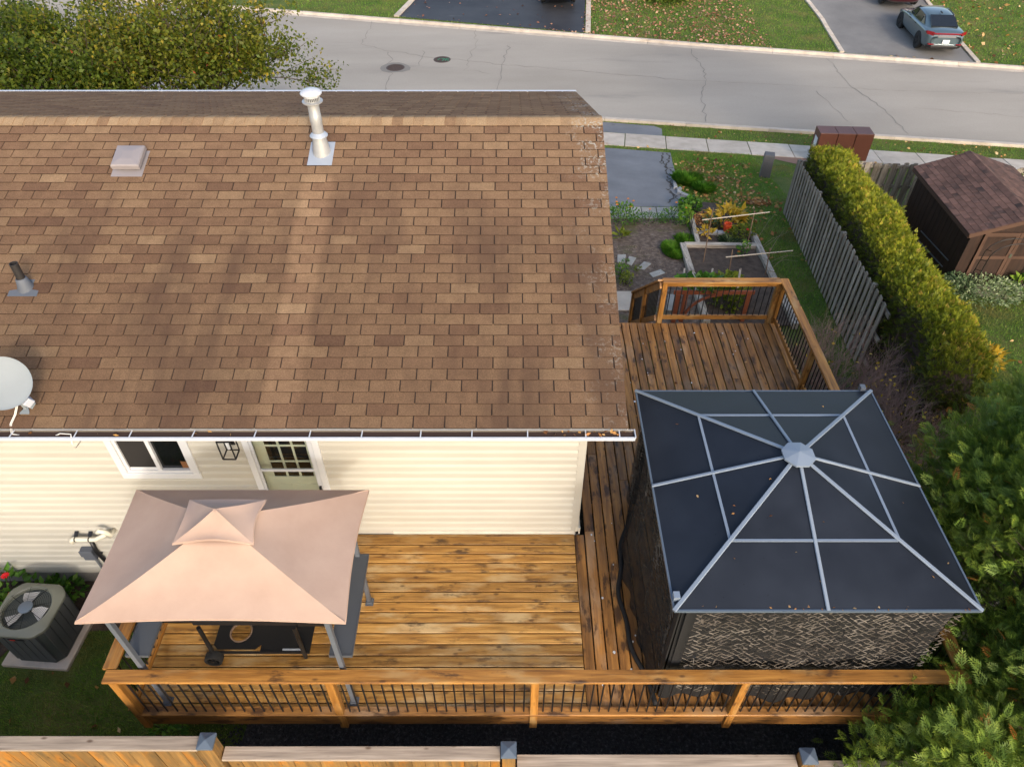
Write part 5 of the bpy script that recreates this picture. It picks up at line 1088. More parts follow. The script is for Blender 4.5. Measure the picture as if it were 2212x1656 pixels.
# ------------------------------------------------------------------ bare twiggy shrub between deck and fence
def twiggy(label, cx, cy, r, h, nst, tw='shrub_twig', leaf=0, nm='bare_shrub'):
    z0 = gz(cx, cy); t = thing(nm, label, 'shrub', (cx, cy, z0)); m = MB(); tips = []
    for i in range(nst):
        a = rnd.uniform(0, 6.28); k = rnd.random()**.5; p = (cx+.45*r*k*math.cos(a), cy+.45*r*k*math.sin(a), gz(cx, cy)-.02)
        branch(m, p, (math.cos(a)*k*.75, math.sin(a)*k*.75, 1.), h*rnd.uniform(.38, .52), .012, 3, .45, tips, 4, 4, .14)
    m.build('branches', tw, t)
    if leaf:
        TP = np.array([tuple(p) for p in tips]); P = TP[R_.integers(0, len(TP), leaf)]+R_.normal(0, .05, (leaf, 3)); V, T = leafquads(P, R_.normal(0, 1, (leaf, 3)), R_.uniform(.05, .09, leaf), R_.uniform(.03, .06, leaf), R_.random(leaf)); npmesh('leaves', V, 4, T, 'yellow_leaf', t)
    return t
twiggy('bare purple brown twiggy shrub between deck railing and picket fence', 5.95, 9.6, 1.2, 1.5, 44, leaf=60)
twiggy('bare brown shrub with a few yellow leaves beside the dark gazebo', 6.15, 8.2, 1.1, 1.4, 36, leaf=160)
twiggy('low bare shrub against the near end of the cedar hedge', 6.9, 9.0, 1.0, 1.25, 30)
# ------------------------------------------------------------------ garden plants
def clump(nm, label, x, y, r, h, n, L, W, mat, cat='plant', tone=.5, up=.6, flowers=(), group=None, z=None, stem=True, rx=None):
    z0 = gz(x, y) if z is None else z; t = thing(nm, label, cat, (x, y, z0), group); a = R_.random(n)*6.283; k = np.sqrt(R_.random(n)); hh = R_.random(n)**.7*h*(1-.45*k*k)
    P = np.stack([x+(rx or r)*k*np.cos(a), y+r*k*np.sin(a), z0+.02+hh], 1); D = np.stack([np.cos(a)*k, np.sin(a)*k, np.full(n, up)], 1)+R_.normal(0, .45, (n, 3)); Ls = R_.uniform(.7, 1.3, n)*L
    V, T = leafquads(P, D, Ls, Ls*W, R_.normal(tone, .22, n)+.2*(hh/h-.5)); npmesh('leaves', V, 4, T, mat, t)
    if stem:
        m = MB()
        for i in range(min(14, max(4, n//20))): b = P[R_.integers(n)]; m.tube([(x+(b[0]-x)*.25, y+(b[1]-y)*.25, z0-.02), tuple(b)], [.006, .004], 4, cap=False)
        m.build('stems', 'green_stem' if 'green_stem' in MAT else 'twig', t)
    for (dx, dy, dz, rr, fm) in flowers:
        m = MB(); c = Vector((x+dx, y+dy, z0+dz)); m.tube([(x+dx*.4, y+dy*.4, z0+.02), tuple(c)], [.005, .004], 4, cap=False); m.build('flower_stem', 'twig', t)
        m = MB()
        for ring, (r0, zz, np_) in enumerate(((1., 0, 9), (.7, .25, 8), (.4, .42, 6))):
            for i in range(np_):
                a_ = 2*math.pi*i/np_+ring*.3; d = Vector((math.cos(a_), math.sin(a_), 0)); s_ = Vector((-d.y, d.x, 0)); b0 = c+Vector((0, 0, rr*zz*.6)); m.add([b0, b0+d*rr*r0*.6+s_*rr*.3+Vector((0, 0, rr*.15)), b0+d*rr*r0+Vector((0, 0, rr*(.02+zz*.3))), b0+d*rr*r0*.6-s_*rr*.3+Vector((0, 0, rr*.15))], [(0, 1, 2, 3)], (rnd.random(), .5, .5))
        m.build('flower', fm, t)
    return t
def tuft(nm, label, x, y, r, h, n, tone=.5, mat='tuft_blade', lean=.5, w_=.010, group=None, rx=None):
    z0 = gz(x, y); t = thing(nm, label, 'grass', (x, y, z0), group); a = R_.random(n)*6.283; k = np.sqrt(R_.random(n)); bx = x+(rx or r)*k*np.cos(a)*.75; by = y+r*k*np.sin(a)*.75
    d = np.stack([np.cos(a)*k*lean+R_.normal(0, .15, n), np.sin(a)*k*lean+R_.normal(0, .15, n), np.ones(n)], 1); d /= np.linalg.norm(d, axis=1, keepdims=True); H = h*R_.uniform(.6, 1.1, n)
    b = np.stack([bx, by, gzv(bx, by)], 1); s_ = np.stack([-np.sin(a), np.cos(a), np.zeros(n)], 1)*w_; mid = b+d*H[:, None]*.6; tip = b+d*H[:, None]+np.stack([np.cos(a)*k, np.sin(a)*k, -k*.3], 1)*(H*.35)[:, None]
    V = np.stack([b-s_, b+s_, mid+s_*.7, tip, mid-s_*.7], 1); T = np.stack([np.clip(R_.normal(tone, .25, n), 0, 1), np.clip(R_.normal(.5, .15, n), 0, 1), np.full(n, .5)], 1); npmesh('blades', V, 5, T, mat, t); return t
def gB(x, y): return G(*zB(x, y))
q = gB(130, 290); clump('marigold', 'leafy green marigold clump with orange flowers against the house corner pavers', q.x, q.y, .38, .55, 520, .075, .6, 'green_leaf', 'flowers', .45, flowers=[(rnd.uniform(-.25, .35), rnd.uniform(-.2, .2), rnd.uniform(.5, .72), .04, 'orange_petal') for _ in range(6)], rx=.45)
q = gB(430, 300); clump('marigold', 'low feathery green row in the middle of the paver edge', q.x, q.y, .24, .28, 620, .05, .4, 'green_leaf', 'flowers', .35, flowers=[(.05, .1, .38, .035, 'orange_petal')], rx=.55)
q = gB(740, 290); clump('marigold', 'bushy green marigold at the garden end of the paver edge', q.x, q.y, .32, .42, 560, .06, .45, 'green_leaf', 'flowers', .4, flowers=[(.05, .2, .5, .04, 'orange_petal'), (.3, .05, .42, .05, 'orange_petal')], rx=.4)
q = gB(860, 340); clump('nasturtium', 'round leaved nasturtium climbing beside the wire tower', q.x, q.y, .16, .6, 60, .13, .95, 'green_leaf', 'plant', .7, up=.9)
q = gB(120, 480); clump('hosta', 'small lime green hosta on bare soil by the house', q.x, q.y, .10, .16, 22, .26, .3, 'lime_leaf', 'plant', .5, up=.5)
q = gB(930, 140); clump('strawberry_plant', 'dark green leafy plant at the corner of the driveway', q.x, q.y, .3, .35, 240, .11, .8, 'green_leaf', 'plant', .4)
q = G(*z4(890, 790)); tuft('ornamental_grass', 'taller bright green grass mound beside the driveway stones', q.x, q.y, .40, .34, 1500, .45, w_=.008)
q = G(*z4(1065, 880)); tuft('ornamental_grass', 'smaller grass mound with a wire hoop near the driveway', q.x, q.y, .28, .30, 700, .4, w_=.008)
q = gB(740, 640); tuft('grass_clump', 'bright green fine grass clump against the left bed timber', q.x, q.y, .62, .13, 3000, .6, w_=.007, rx=.34)
q = gB(880, 520); tuft('grass_clump', 'sparser lawn grass patch above the garden bed corner', q.x, q.y, .4, .14, 1200, .6, w_=.007, rx=.3)
q = gB(1370, 290); clump('hosta', 'large yellow autumn hosta in the flower bed', q.x, q.y, .42, .34, 130, .27, .42, 'yellow_leaf', 'plant', .55, up=.55, rx=.5)
q = gB(1090, 300); clump('sedum', 'rust coloured sedum mound in the flower bed', q.x, q.y, .32, .22, 700, .05, .5, 'rust_leaf', 'plant', .62, rx=.38)
q = gB(1110, 470); clump('hosta', 'small yellowing hosta beside the grey border stones', q.x, q.y, .18, .24, 34, .2, .35, 'yellow_leaf', 'plant', .5)
q = gB(1520, 470); clump('strawberry_plant', 'reddening green leafy plant behind the vegetable bed timber', q.x, q.y, .34, .3, 420, .07, .7, 'lime_leaf', 'plant', .25, flowers=[(.15, -.1, .3, .05, 'red_petal'), (.2, .2, .2, .04, 'orange_petal')], rx=.4)
q = gB(1190, 330); clump('kale', 'grey green leafy plant between sedum and yellow hosta', q.x, q.y, .2, .28, 120, .1, .5, 'variegated_leaf', 'plant', .1)
q = gB(1400, 540); tuft('blue_fescue', 'blue grey fescue tuft inside the flower bed', q.x, q.y, .25, .2, 400, .3, 'variegated_leaf', 1., .006)
q = gB(1500, 720); clump('tomato_plant', 'withered tomato plant with yellow fruit in the vegetable bed', q.x+.1, q.y, .14, .55, 90, .09, .5, 'green_leaf', 'plant', .4, flowers=[(-.15, -.05, .1, .05, 'orange_petal'), (-.1, .0, .2, .045, 'orange_petal')])
q = gB(180, 1030); clump('marigold', 'yellow green leafy plant by the mulch path', q.x, q.y, .17, .35, 180, .06, .6, 'lime_leaf', 'plant', .3); q = gB(110, 930); clump('marigold', 'green feathery plant beside the house wall and mulch path', q.x, q.y, .2, .35, 220, .06, .5, 'green_leaf', 'plant', .6)
q = gB(315, 885); clump('weed', 'tiny yellow green weed between stepping stones', q.x, q.y, .09, .2, 60, .05, .6, 'lime_leaf', 'plant', .3); q = gB(175, 770); clump('weed', 'tiny green weed on a stepping stone edge', q.x, q.y, .08, .07, 40, .05, .5, 'green_leaf', 'plant', .6)
# driveway pavers, border stones, stepping stones
pvx = [(-200, 120, 255), (20, 115, 262), (172, 120, 258), (355, 125, 258), (535, 128, 258), (712, 132, 262), (868, 140, 268)]
pt = tag(bpy.data.objects.new('paver_edging', None), 'row of square grey pavers across the end of the driveway', 'pavers'); COL.objects.link(pt); pt['_base'] = (0, 0, 0)
def slabq(pts, z1, parent, mat='paver', nm='paver', z0=-.03):
    m = MB(); P = [(p.x, p.y, gz(p.x, p.y)+z0) for p in pts]+[(p.x, p.y, gz(p.x, p.y)+z1) for p in pts]; m.hexa(P, rt()); o = m.build(nm, mat, parent)
    return bevel(o, .006)
for (a, b) in zip(pvx[:-1], pvx[1:]):
    xa, ya0, ya1 = a; xb, yb0, yb1 = b; mid = .68
    for f0, f1 in ((0, .66), (.68, 1.)):
        g_ = lambda x, y0, y1, f: gB(x+(22*f), y0+(y1-y0)*f)
        slabq([g_(xa+5, ya0, ya1, f1), g_(xb-4, yb0, yb1, f1), g_(xb-4, yb0, yb1, f0), g_(xa+5, ya0, ya1, f0)], .035, pt)
sst = [[(80, 690), (180, 685), (170, 785), (78, 775)], [(215, 705), (303, 725), (245, 818), (190, 790)], [(395, 768), (480, 795), (395, 868), (312, 845)], [(590, 862), (648, 905), (500, 958), (455, 908)]]
for i, pts in enumerate(sst):
    t = thing('stepping_stone', ['pale stepping stone with a weed at its edge', 'stepping stone second from the house along the mulch path', 'stepping stone third from the house along the mulch path', 'stepping stone closest to the deck railing'][i], 'stepping stone', gB(*pts[0]), 'stepping stones across the mulch')
    slabq([gB(*p) for p in pts[::-1]], .03, t, nm='stone')
t = thing('concrete_landing', 'plain grey concrete slab at the foot of the deck stair', 'slab', gB(180, 1250)); slabq([gB(p, q_) for p, q_ in ((60, 1350), (215, 1352), (268, 1125), (60, 1125))], .04, t, 'concrete', 'slab')
t = thing('concrete_landing', 'grey paving slab behind the deck railing under the arbor', 'slab', gB(760, 1250)); slabq([gB(p, q_) for p, q_ in ((650, 1350), (800, 1350), (830, 1160), (680, 1160))], .04, t, 'paver', 'slab')
for i, pts in enumerate((((755, 790), (775, 790), (800, 855), (760, 860)), ((790, 870), (825, 850), (845, 870), (800, 890)), ((800, 885), (850, 905), (830, 918), (795, 905)), ((845, 905), (930, 940), (920, 958), (835, 925)))):
    t = thing('edging_stone', 'pale broken stone edging the grass mound by the driveway', 'stone', G(*z4(*pts[0])), 'pale stones edging the grass mound'); slabq([G(*z4(*p)) for p in pts][::-1], .09, t, 'rock_grey', 'stone')
for i, pts in enumerate(([(1005, 405), (1090, 410), (1110, 440), (1020, 440)], [(1100, 412), (1260, 415), (1255, 455), (1115, 445)], [(1265, 425), (1390, 430), (1390, 465), (1260, 460)])):
    t = thing('border_stone', ['small grey border stone beside the black solar lamp', 'long grey border stone between solar lamp and flower pot', 'grey border stone under the orange flower pot'][i], 'stone', gB(*pts[0]), 'grey border stones in the flower bed'); slabq([gB(*p) for p in pts][::-1], .10, t, 'rock_grey', 'stone')
# raised vegetable bed of grey timbers
bed = thing('raised_bed', 'raised vegetable bed framed with weathered grey timbers', 'garden bed', gB(1300, 800))
def timber(a, b, w_=.15, h=.20, parent=bed): 
    pa, pb = gB(*a), gB(*b); d = (pb-pa); m = MB(); m.beam(pa+Vector((0, 0, h/2-.05)), pb+Vector((0, 0, h/2-.05)), w_, h, c=.006, tint=rt()); return m.build('timber', 'greywood_y' if abs(d.y) > abs(d.x) else 'greywood_x', parent)
timber((870, 600), (1705, 612)); timber((845, 595), (950, 930)); timber((955, 945), (1130, 1520)); timber((1670, 460), (1890, 935)); timber((1895, 945), (2180, 1560)); timber((940, 250), (1030, 600), .12)
sheet('bed_soil', [XY(gB(*p)) for p in ((880, 610), (1690, 622), (1870, 935), (2140, 1540), (1130, 1520), (965, 935))], 'soil', .05, None, bed)
# stakes, cross sticks, wire tower, ceramic pot
def stick(nm, label, a, b, r, mat, cat='stake', grp=None):
    t = thing(nm, label, cat, a, grp); MB().tube([a, b], r, 6).build('rod', mat, t)
def pole(base, top): b = gB(*base); d = ray(*zB(*top)); k = b.y/d.y; return b, Vector((d.x*k, b.y, CAMZ+d.z*k))
pls = [pole((1095, 780), (1215, 128)), pole((1600, 660), (1705, 162)), pole((1395, 925), (1445, 620)), pole((1830, 930), (1890, 603))]
for (b, tp2), lb in zip(pls, ('tall brown garden stake at the house side of the vegetable bed', 'tall brown garden stake behind the tomato plant', 'short brown stake in the middle of the vegetable bed', 'short brown stake at the lawn side of the vegetable bed')): stick('garden_stake', lb, b, tp2, .014, 'stake')
def onpole(pl, px): b, tp2 = pl; return b
a = aty(*zB(1085, 268), pls[0][0].y-.02); b = aty(*zB(1885, 175), pls[1][0].y+.1); stick('cross_stick', 'pale stick tied across the two tall stakes', a, b, .014, 'pale_stick', 'stick')
a = aty(*zB(1365, 708), pls[2][0].y-.02); b = aty(*zB(2160, 632), pls[3][0].y); stick('cross_stick', 'pale stick tied across the two short stakes', a, b, .015, 'pale_stick', 'stick')
t = thing('wire_tower', 'thin black wire plant tower at the flower bed corner', 'plant support', gB(950, 480)); base = gB(950, 480)
for i, (bx, tx) in enumerate((((920, 540), (1020, 55)), ((960, 460), (925, 150)), ((975, 440), (950, 170)), ((915, 250), (960, 200)))):
    b, tp2 = pole(bx, tx); MB().tube([b, tp2], .009, 5).build('wire', 'black_metal', t)
q = gB(1362, 440); t = thing('flower_pot', 'orange red ribbed flower pot on the border stones', 'pot', q+Vector((0, 0, .1))); m = MB(); m.lathe([(.07, .10), (.10, .32), (.11, .32), (.11, .35), (.095, .35), (.085, .2), (0, .2)], 14, Matrix.Translation(q)); shade(m.build('pot', 'terracotta', t), 30)
m = MB()
for k in range(12): a_ = k*math.pi/6; m.tube([q+Vector((.075*math.cos(a_), .075*math.sin(a_), .11)), q+Vector((.106*math.cos(a_), .106*math.sin(a_), .31))], .012, 5)
m.build('ribs', 'terracotta', t)
q = gB(1050, 420); t = thing('solar_lamp', 'small black solar lamp standing in the flower bed', 'lamp', q); MB().tube([q, q+Vector((.02, 0, .18))], .05, 10).build('body', 'black_metal', t)
# bent dry stems on the lawn edge
for i, (a, b) in enumerate((((1720, 515), (1960, 250)), ((1800, 610), (2140, 490)), ((1830, 745), (2030, 480)), ((1860, 780), (2200, 800)), ((1880, 870), (2160, 760)), ((1780, 590), (2010, 560)), ((1900, 800), (2190, 870)))):
    p, q = gB(*a), gB(*b); t = thing('dry_stem', 'long bent dry stem leaning out over the grass', 'plant', p, 'dry stems beside the vegetable bed'); mid = p.lerp(q, .5)+Vector((0, 0, .25)); MB().tube([p, mid, q+Vector((0, 0, .28))], [.006, .004, .002], 5).build('stem', 'dry_stem', t, True)
# wooden arbor with squash vine behind the deck railing
ab = thing('garden_arbor', 'red brown wooden arbor with curved braces behind the deck railing', 'arbor', gB(800, 1450)); a0 = gB(735, 1480); az = a0.z
apx = [(a0.x-.0, a0.y), (a0.x+.18, a0.y+.05), (a0.x+1.55, a0.y+.05)]
for (x_, y_) in apx: MB().box(x_-.045, x_+.045, y_-.045, y_+.045, az-.05, az+.78).build('post', 'red_wood', ab)
MB().box(a0.x-.1, a0.x+1.65, a0.y-.02, a0.y+.02, az+.78, az+.87).build('beam', 'red_wood', ab)
pts = [(a0.x+.22+.75*(1-math.cos(t_)), a0.y, az+.1+.66*math.sin(t_)) for t_ in np.linspace(0, math.pi/2, 9)]
m = MB(); [m.beam(pts[i], pts[i+1], .04, .05) for i in range(8)]; m.build('curved_brace', 'red_wood', ab)
for k in range(3): x_ = a0.x+.2+.62*k; MB().beam((x_-.15, a0.y+.1, az+.9), (x_+.05, a0.y+.75, az+.9), .04, .07).build('slat', 'greywood_y', ab)
vx = gB(1420, 1250); clump('squash_vine', 'tangled yellow green squash vine beside the arbor', vx.x-.1, vx.y, .5, .75, 520, .13, .7, 'lime_leaf', 'plant', .2, rx=.42)
q = gB(880, 1150); clump('squash_vine', 'dark green large leaved vine over the arbor top', a0.x+.5, a0.y+.2, .2, .2, 110, .17, .85, 'green_leaf', 'plant', .3, z=az+.82, rx=.6)
# zinnias and leafy plants by the air conditioner
for (vx_, vy_, lab, r, h, nf) in ((40, 1290, 'zinnia plant with red flowers beside the air conditioner', .42, .72, [(.25, .05, .80, .06, 'red_petal'), (-.1, -.02, .82, .06, 'red_petal'), (.42, -.15, .50, .06, 'red_petal'), (.3, -.1, .58, .045, 'orange_petal')]), (5, 1345, 'zinnia plant with red flowers at the edge of the soil bed', .35, .55, [(.1, .1, .6, .05, 'red_petal')])):
    q = G(vx_, vy_); q = Vector((q.x, min(q.y, 5.45), 0)); clump('zinnia', lab, q.x, q.y, r, h, 260, .115, .55, 'green_leaf', 'flowers', .5, flowers=nf)
for (vx_, vy_, lab) in ((142, 1252, 'low green leafy plant against the foundation nearest the zinnias'), (178, 1250, 'low green leafy plant against the foundation below the conduit')):
    q = G(vx_, vy_); q = Vector((q.x, min(q.y, 5.62), 0)); clump('leafy_plant', lab, q.x, q.y, .2, .32, 95, .12, .5, 'green_leaf', 'plant', .45)
q = G(372, 1582); clump('weed', 'green weed growing from the gravel below the deck corner', q.x, q.y, .22, .35, 150, .1, .4, 'green_leaf', 'plant', .6)
# neighbour's side
q = G(*zS(1830, 1590)); clump('variegated_shrub', 'low variegated white green shrub by the shed step', q.x, q.y, .62, .45, 2600, .06, .65, 'variegated_leaf', 'shrub', .55, rx=.95)
q = G(*zS(1600, 1560)); clump('variegated_shrub', 'darker part grown variegated shrub between hedge and shed', q.x, q.y, .4, .5, 900, .06, .6, 'variegated_leaf', 'shrub', .15)
q = G(*zS(2170, 1560)); clump('hosta', 'broad leaved green hosta beside the shed step', q.x, q.y, .4, .4, 70, .3, .5, 'green_leaf', 'plant', .75)
q = G(2128, 785); clump('hosta', 'withered golden plant at the lawn end of the hedge', q.x, q.y, .3, .3, 110, .2, .3, 'yellow_leaf', 'plant', .6)
q = G(1440, 0); clump('round_shrub', 'dark green rounded shrub on the leaf covered lawn', q.x, q.y+.2, 1.3, 1.0, 3500, .14, .6, 'cedar_leaf', 'shrub', .45)
q = G(1990, 1150) if 0 else Vector((5.2, 6.9, 0)); clump('yellow_vine', 'yellowing leafy vine beside the gazebo corner', 5.15, 6.55, .3, .8, 130, .14, .7, 'yellow_leaf', 'plant', .35)

# ------------------------------------------------------------------ vehicles
def vehicle(name, label, base, yaw, paint, cat='car', suv=False, plate=True):
    t = thing(name, label, cat, base); M_ = Matrix.Translation(base) @ Matrix.Rotation(yaw, 4, 'Z'); up = .22 if suv else 0.
    st = [(-2.33, .66, .42, .74, .82), (-2.26, .80, .30, .84, .99), (-2.02, .875, .24, .92, 1.055), (-1.5, .905, .21, .94, 1.05), (-.6, .912, .20, .93, 1.0), (.5, .912, .20, .91, .98), (1.1, .90, .21, .87, .95), (1.7, .88, .23, .79, .86), (2.1, .81, .28, .69, .75), (2.31, .62, .35, .57, .62)]
    V = []; n = 12
    for (x, w_, zb, sh, tp2) in st:
        half = [(.0, zb), (w_*.88, zb), (w_*.985, zb+.12), (w_, (zb+sh)/2+.04), (w_*.985, sh-.02), (w_*.90, sh+.55*(tp2-sh)), (0, tp2)]
        ring = half+[(-a, b) for a, b in half[-2:0:-1]]
        V += [M_ @ Vector((x, a, b+up*(b > .4))) for a, b in ring]
    n = 12; ns_ = len(st)
    F = [(i*n+k, i*n+(k+1) % n, (i+1)*n+(k+1) % n, (i+1)*n+k) for i in range(ns_-1) for k in range(n)]+[tuple(range(n)), tuple(range(ns_*n-1, (ns_-1)*n-1, -1))]
    body = subsurf(mk('body', V, F, [(.5,)*3]*len(F), paint, t, True), 2)
    gs = [(-1.72, .66, .60, 1.03), (-1.35, .74, .62, 1.19), (-.85, .79, .60, 1.36), (-.3, .80, .585, 1.415), (.2, .80, .58, 1.395), (.55, .79, .60, 1.26), (1.02, .74, .66, .97)]
    if suv: gs = [(-2.2, .76, .66, 1.08), (-2.05, .79, .66, 1.40), (-1.7, .80, .64, 1.46), (-.3, .80, .62, 1.48), (.2, .80, .60, 1.44), (.6, .79, .62, 1.28), (1.05, .74, .66, .98)]
    V = []
    for (x, wb, wr, zt) in gs:
        zbt = .90; half = [(wb, zbt), (wb*.99, zbt+(zt-zbt)*.15), (wr+.05*(zt > 1.2), zbt+(zt-zbt)*.82), (wr*.86, zt-.02), (0, zt)]; ring = half+[(-a, b) for a, b in half[-2::-1]]; V += [M_ @ Vector((x, a, b+up)) for a, b in ring]
    n = 9; F = [(i*n+k, i*n+k+1, (i+1)*n+k+1, (i+1)*n+k) for i in range(len(gs)-1) for k in range(n-1)]+[tuple(range(n)), tuple(range(len(gs)*n-1, (len(gs)-1)*n-1, -1))]
    cabin = subsurf(mk('cabin', V, F, [(.5,)*3]*len(F), paint, t, True), 2)
    def glass(nm, quad):
        m = MB(); P = [M_ @ Vector((a, b, c+up)) for a, b, c in quad]; nrm = (P[1]-P[0]).cross(P[2]-P[0]).normalized(); cen = sum(P, Vector())/len(P); o_ = cen-(M_ @ Vector((-.3, 0, .9+up)))
        if nrm.dot(o_) < 0: nrm = -nrm; P = P[::-1]
        k = len(P); m.add([p+nrm*.022 for p in P]+[p-nrm*.03 for p in P], [tuple(range(k))]+[(i, k+i, k+(i+1) % k, (i+1) % k) for i in range(k)]); return m.build(nm, 'car_glass', t)
    if not suv: glass('rear_window', [(-1.68, .60, 1.045), (-1.68, -.60, 1.045), (-.98, -.53, 1.335), (-.98, .53, 1.335)])
    else: glass('rear_window', [(-2.20, .60, 1.10), (-2.20, -.60, 1.10), (-2.05, -.54, 1.38), (-2.05, .54, 1.38)])
    glass('windshield', [(.97, .62, .99), (.97, -.62, .99), (.36, -.54, 1.345), (.36, .54, 1.345)])
    for sg in (-1, 1):
        glass('side_window', [(.70, sg*.745, .965), (.02, sg*.775, .965), (.02, sg*.66, 1.315), (.26, sg*.66, 1.295)])
        glass('side_window', [(-.06, sg*.778, .965), (-.80, sg*.765, .975), (-.72, sg*.665, 1.28), (-.06, sg*.66, 1.315)])
        if not suv: glass('quarter_window', [(-.86, sg*.76, .98), (-1.22, sg*.735, 1.0), (-.82, sg*.67, 1.24)])
        m = MB(); m.box(.62, .80, -.0, .0, 0, 0) if 0 else None; m.prism([(.60, .80), (.76, .80), (.74, .96), (.62, .96)] if sg > 0 else [(.60, -.96), (.76, -.96), (.74, -.80), (.62, -.80)], .93+up, 1.04+up, M_); bevel(m.build('mirror', paint, t), .03, 2)
        for hx_ in (-.55, .22): m = MB(); m.beam(M_ @ Vector((hx_-.09, sg*.915, .86+up)), M_ @ Vector((hx_+.09, sg*.915, .86+up)), .02, .025); m.build('door_handle', 'rubber', t)
        for wx_ in (-1.36, 1.36):
            Wm = M_ @ Matrix.Translation((wx_, sg*.80, .33)) @ Matrix.Rotation(math.pi/2, 4, 'X')
            m = MB(); m.lathe([(.20, -.115), (.30, -.12), (.33, -.09), (.335, 0), (.33, .09), (.30, .12), (.20, .115)], 28, Wm); wh = shade(m.build('wheel', 'rubber', t), 40)
            m = MB(); m.lathe([(.0, -.09), (.225, -.10), (.225, .10), (0, .09)], 24, Wm); m.build('barrel', 'black_metal', wh)
            m = MB()
            for k in range(5): a = k*2*math.pi/5; m.beam(Wm @ Vector((0, 0, -sg*.105)), Wm @ Vector((.225*math.cos(a), .225*math.sin(a), -sg*.108)), .06, .02, up=tuple((Wm.to_3x3() @ Vector((0, 0, 1)))))
            m.build('rim', 'rim_dark', wh)
            m = MB(); m.lathe([(.0, .02), (.385, .02), (.385, .105), (.35, .118), (.0, .06)], 26, M_ @ Matrix.Translation((wx_, sg*.80, .36)) @ Matrix.Rotation(-sg*math.pi/2, 4, 'X')); m.build('wheel_arch', 'rubber', t)
    m = MB(); m.prism([(-2.345, -.62), (-2.27, -.70), (-2.27, .70), (-2.345, .62)], .90+up, .955+up, M_); bevel(m.build('tail_bar', 'tail_red', t), .006)
    for sg in (-1, 1):
        m = MB(); P = [M_ @ Vector(p) for p in ((-2.31, sg*.62, .84+up), (-2.12, sg*.86, .86+up), (-1.95, sg*.895, .93+up), (-2.10, sg*.865, .99+up), (-2.29, sg*.62, .985+up))]; c = M_ @ Vector((-2.0, sg*.6, .9+up)); P2 = [p.lerp(c, .2) for p in P]; P = [p+(p-c)*.06 for p in P]
        m.add(P+P2, [tuple(range(5)) if sg < 0 else tuple(range(4, -1, -1))]+[(i, 5+i, 5+(i+1) % 5, (i+1) % 5) for i in range(5)]); m.build('tail_light', 'tail_red', t)
        m = MB(); m.prism([(-2.36, sg*.62-.12), (-2.28, sg*.62-.14), (-2.28, sg*.62+.14), (-2.36, sg*.62+.12)], .46+up, .50+up, M_); m.build('reflector', 'tail_red', t)
    m = MB(); m.prism([(-2.352, -.40), (-2.30, -.44), (-2.30, .44), (-2.352, .40)], .76+up, .885+up, M_); bevel(m.build('trunk_garnish', 'chrome' if not suv else 'black_metal', t), .01)
    m = MB(); m.prism([(-2.375, -.60), (-2.20, -.80), (-2.20, .80), (-2.375, .60)], .30+up, .43+up, M_); bevel(m.build('bumper_skirt', 'black_metal', t), .02, 2)
    if plate:
        m = MB(); m.prism([(-2.385, -.155), (-2.36, -.155), (-2.36, .155), (-2.385, .155)], .52+up, .68+up, M_); pl = m.build('number_plate', 'plate_white', t)
    m = MB(); m.prism([(-.95, -.02), (-.70, -.015), (-.70, .015), (-.95, .02)], 1.39+up, 1.45+up, M_); bevel(m.build('antenna_fin', 'black_metal', t), .008)
    return t
rl = G(*zC(735, 700)); flw = G(*zC(475, 352)); hdg = (flw-rl); yaw = math.atan2(hdg.y, hdg.x)
mid = rl.lerp(flw, .5); left = Vector((-math.sin(yaw), math.cos(yaw), 0)); bse = mid-left*.80; bse.z = gz(bse.x, bse.y)+.02
vehicle('parked_car', 'grey blue sedan parked on the grey driveway across the street', tuple(bse), yaw, 'paint_blue')
fwd = Vector((math.cos(yaw), math.sin(yaw), 0)); r2 = G(1905, 14); b2 = Vector((r2.x, r2.y, 0))+fwd*1.5-left*.75; b2.z = gz(b2.x, b2.y)+.02
vehicle('parked_car', 'wine red vehicle parked ahead of the grey blue sedan', tuple(b2), yaw, 'paint_wine', suv=True)
q = G(1203, 8); b3 = Vector((q.x, q.y+1.35, 0)); b3.z = gz(b3.x, b3.y)+.02
vehicle('parked_car', 'dark car parked on the black driveway across the street', tuple(b3), math.radians(92), 'paint_black', suv=True, plate=False)

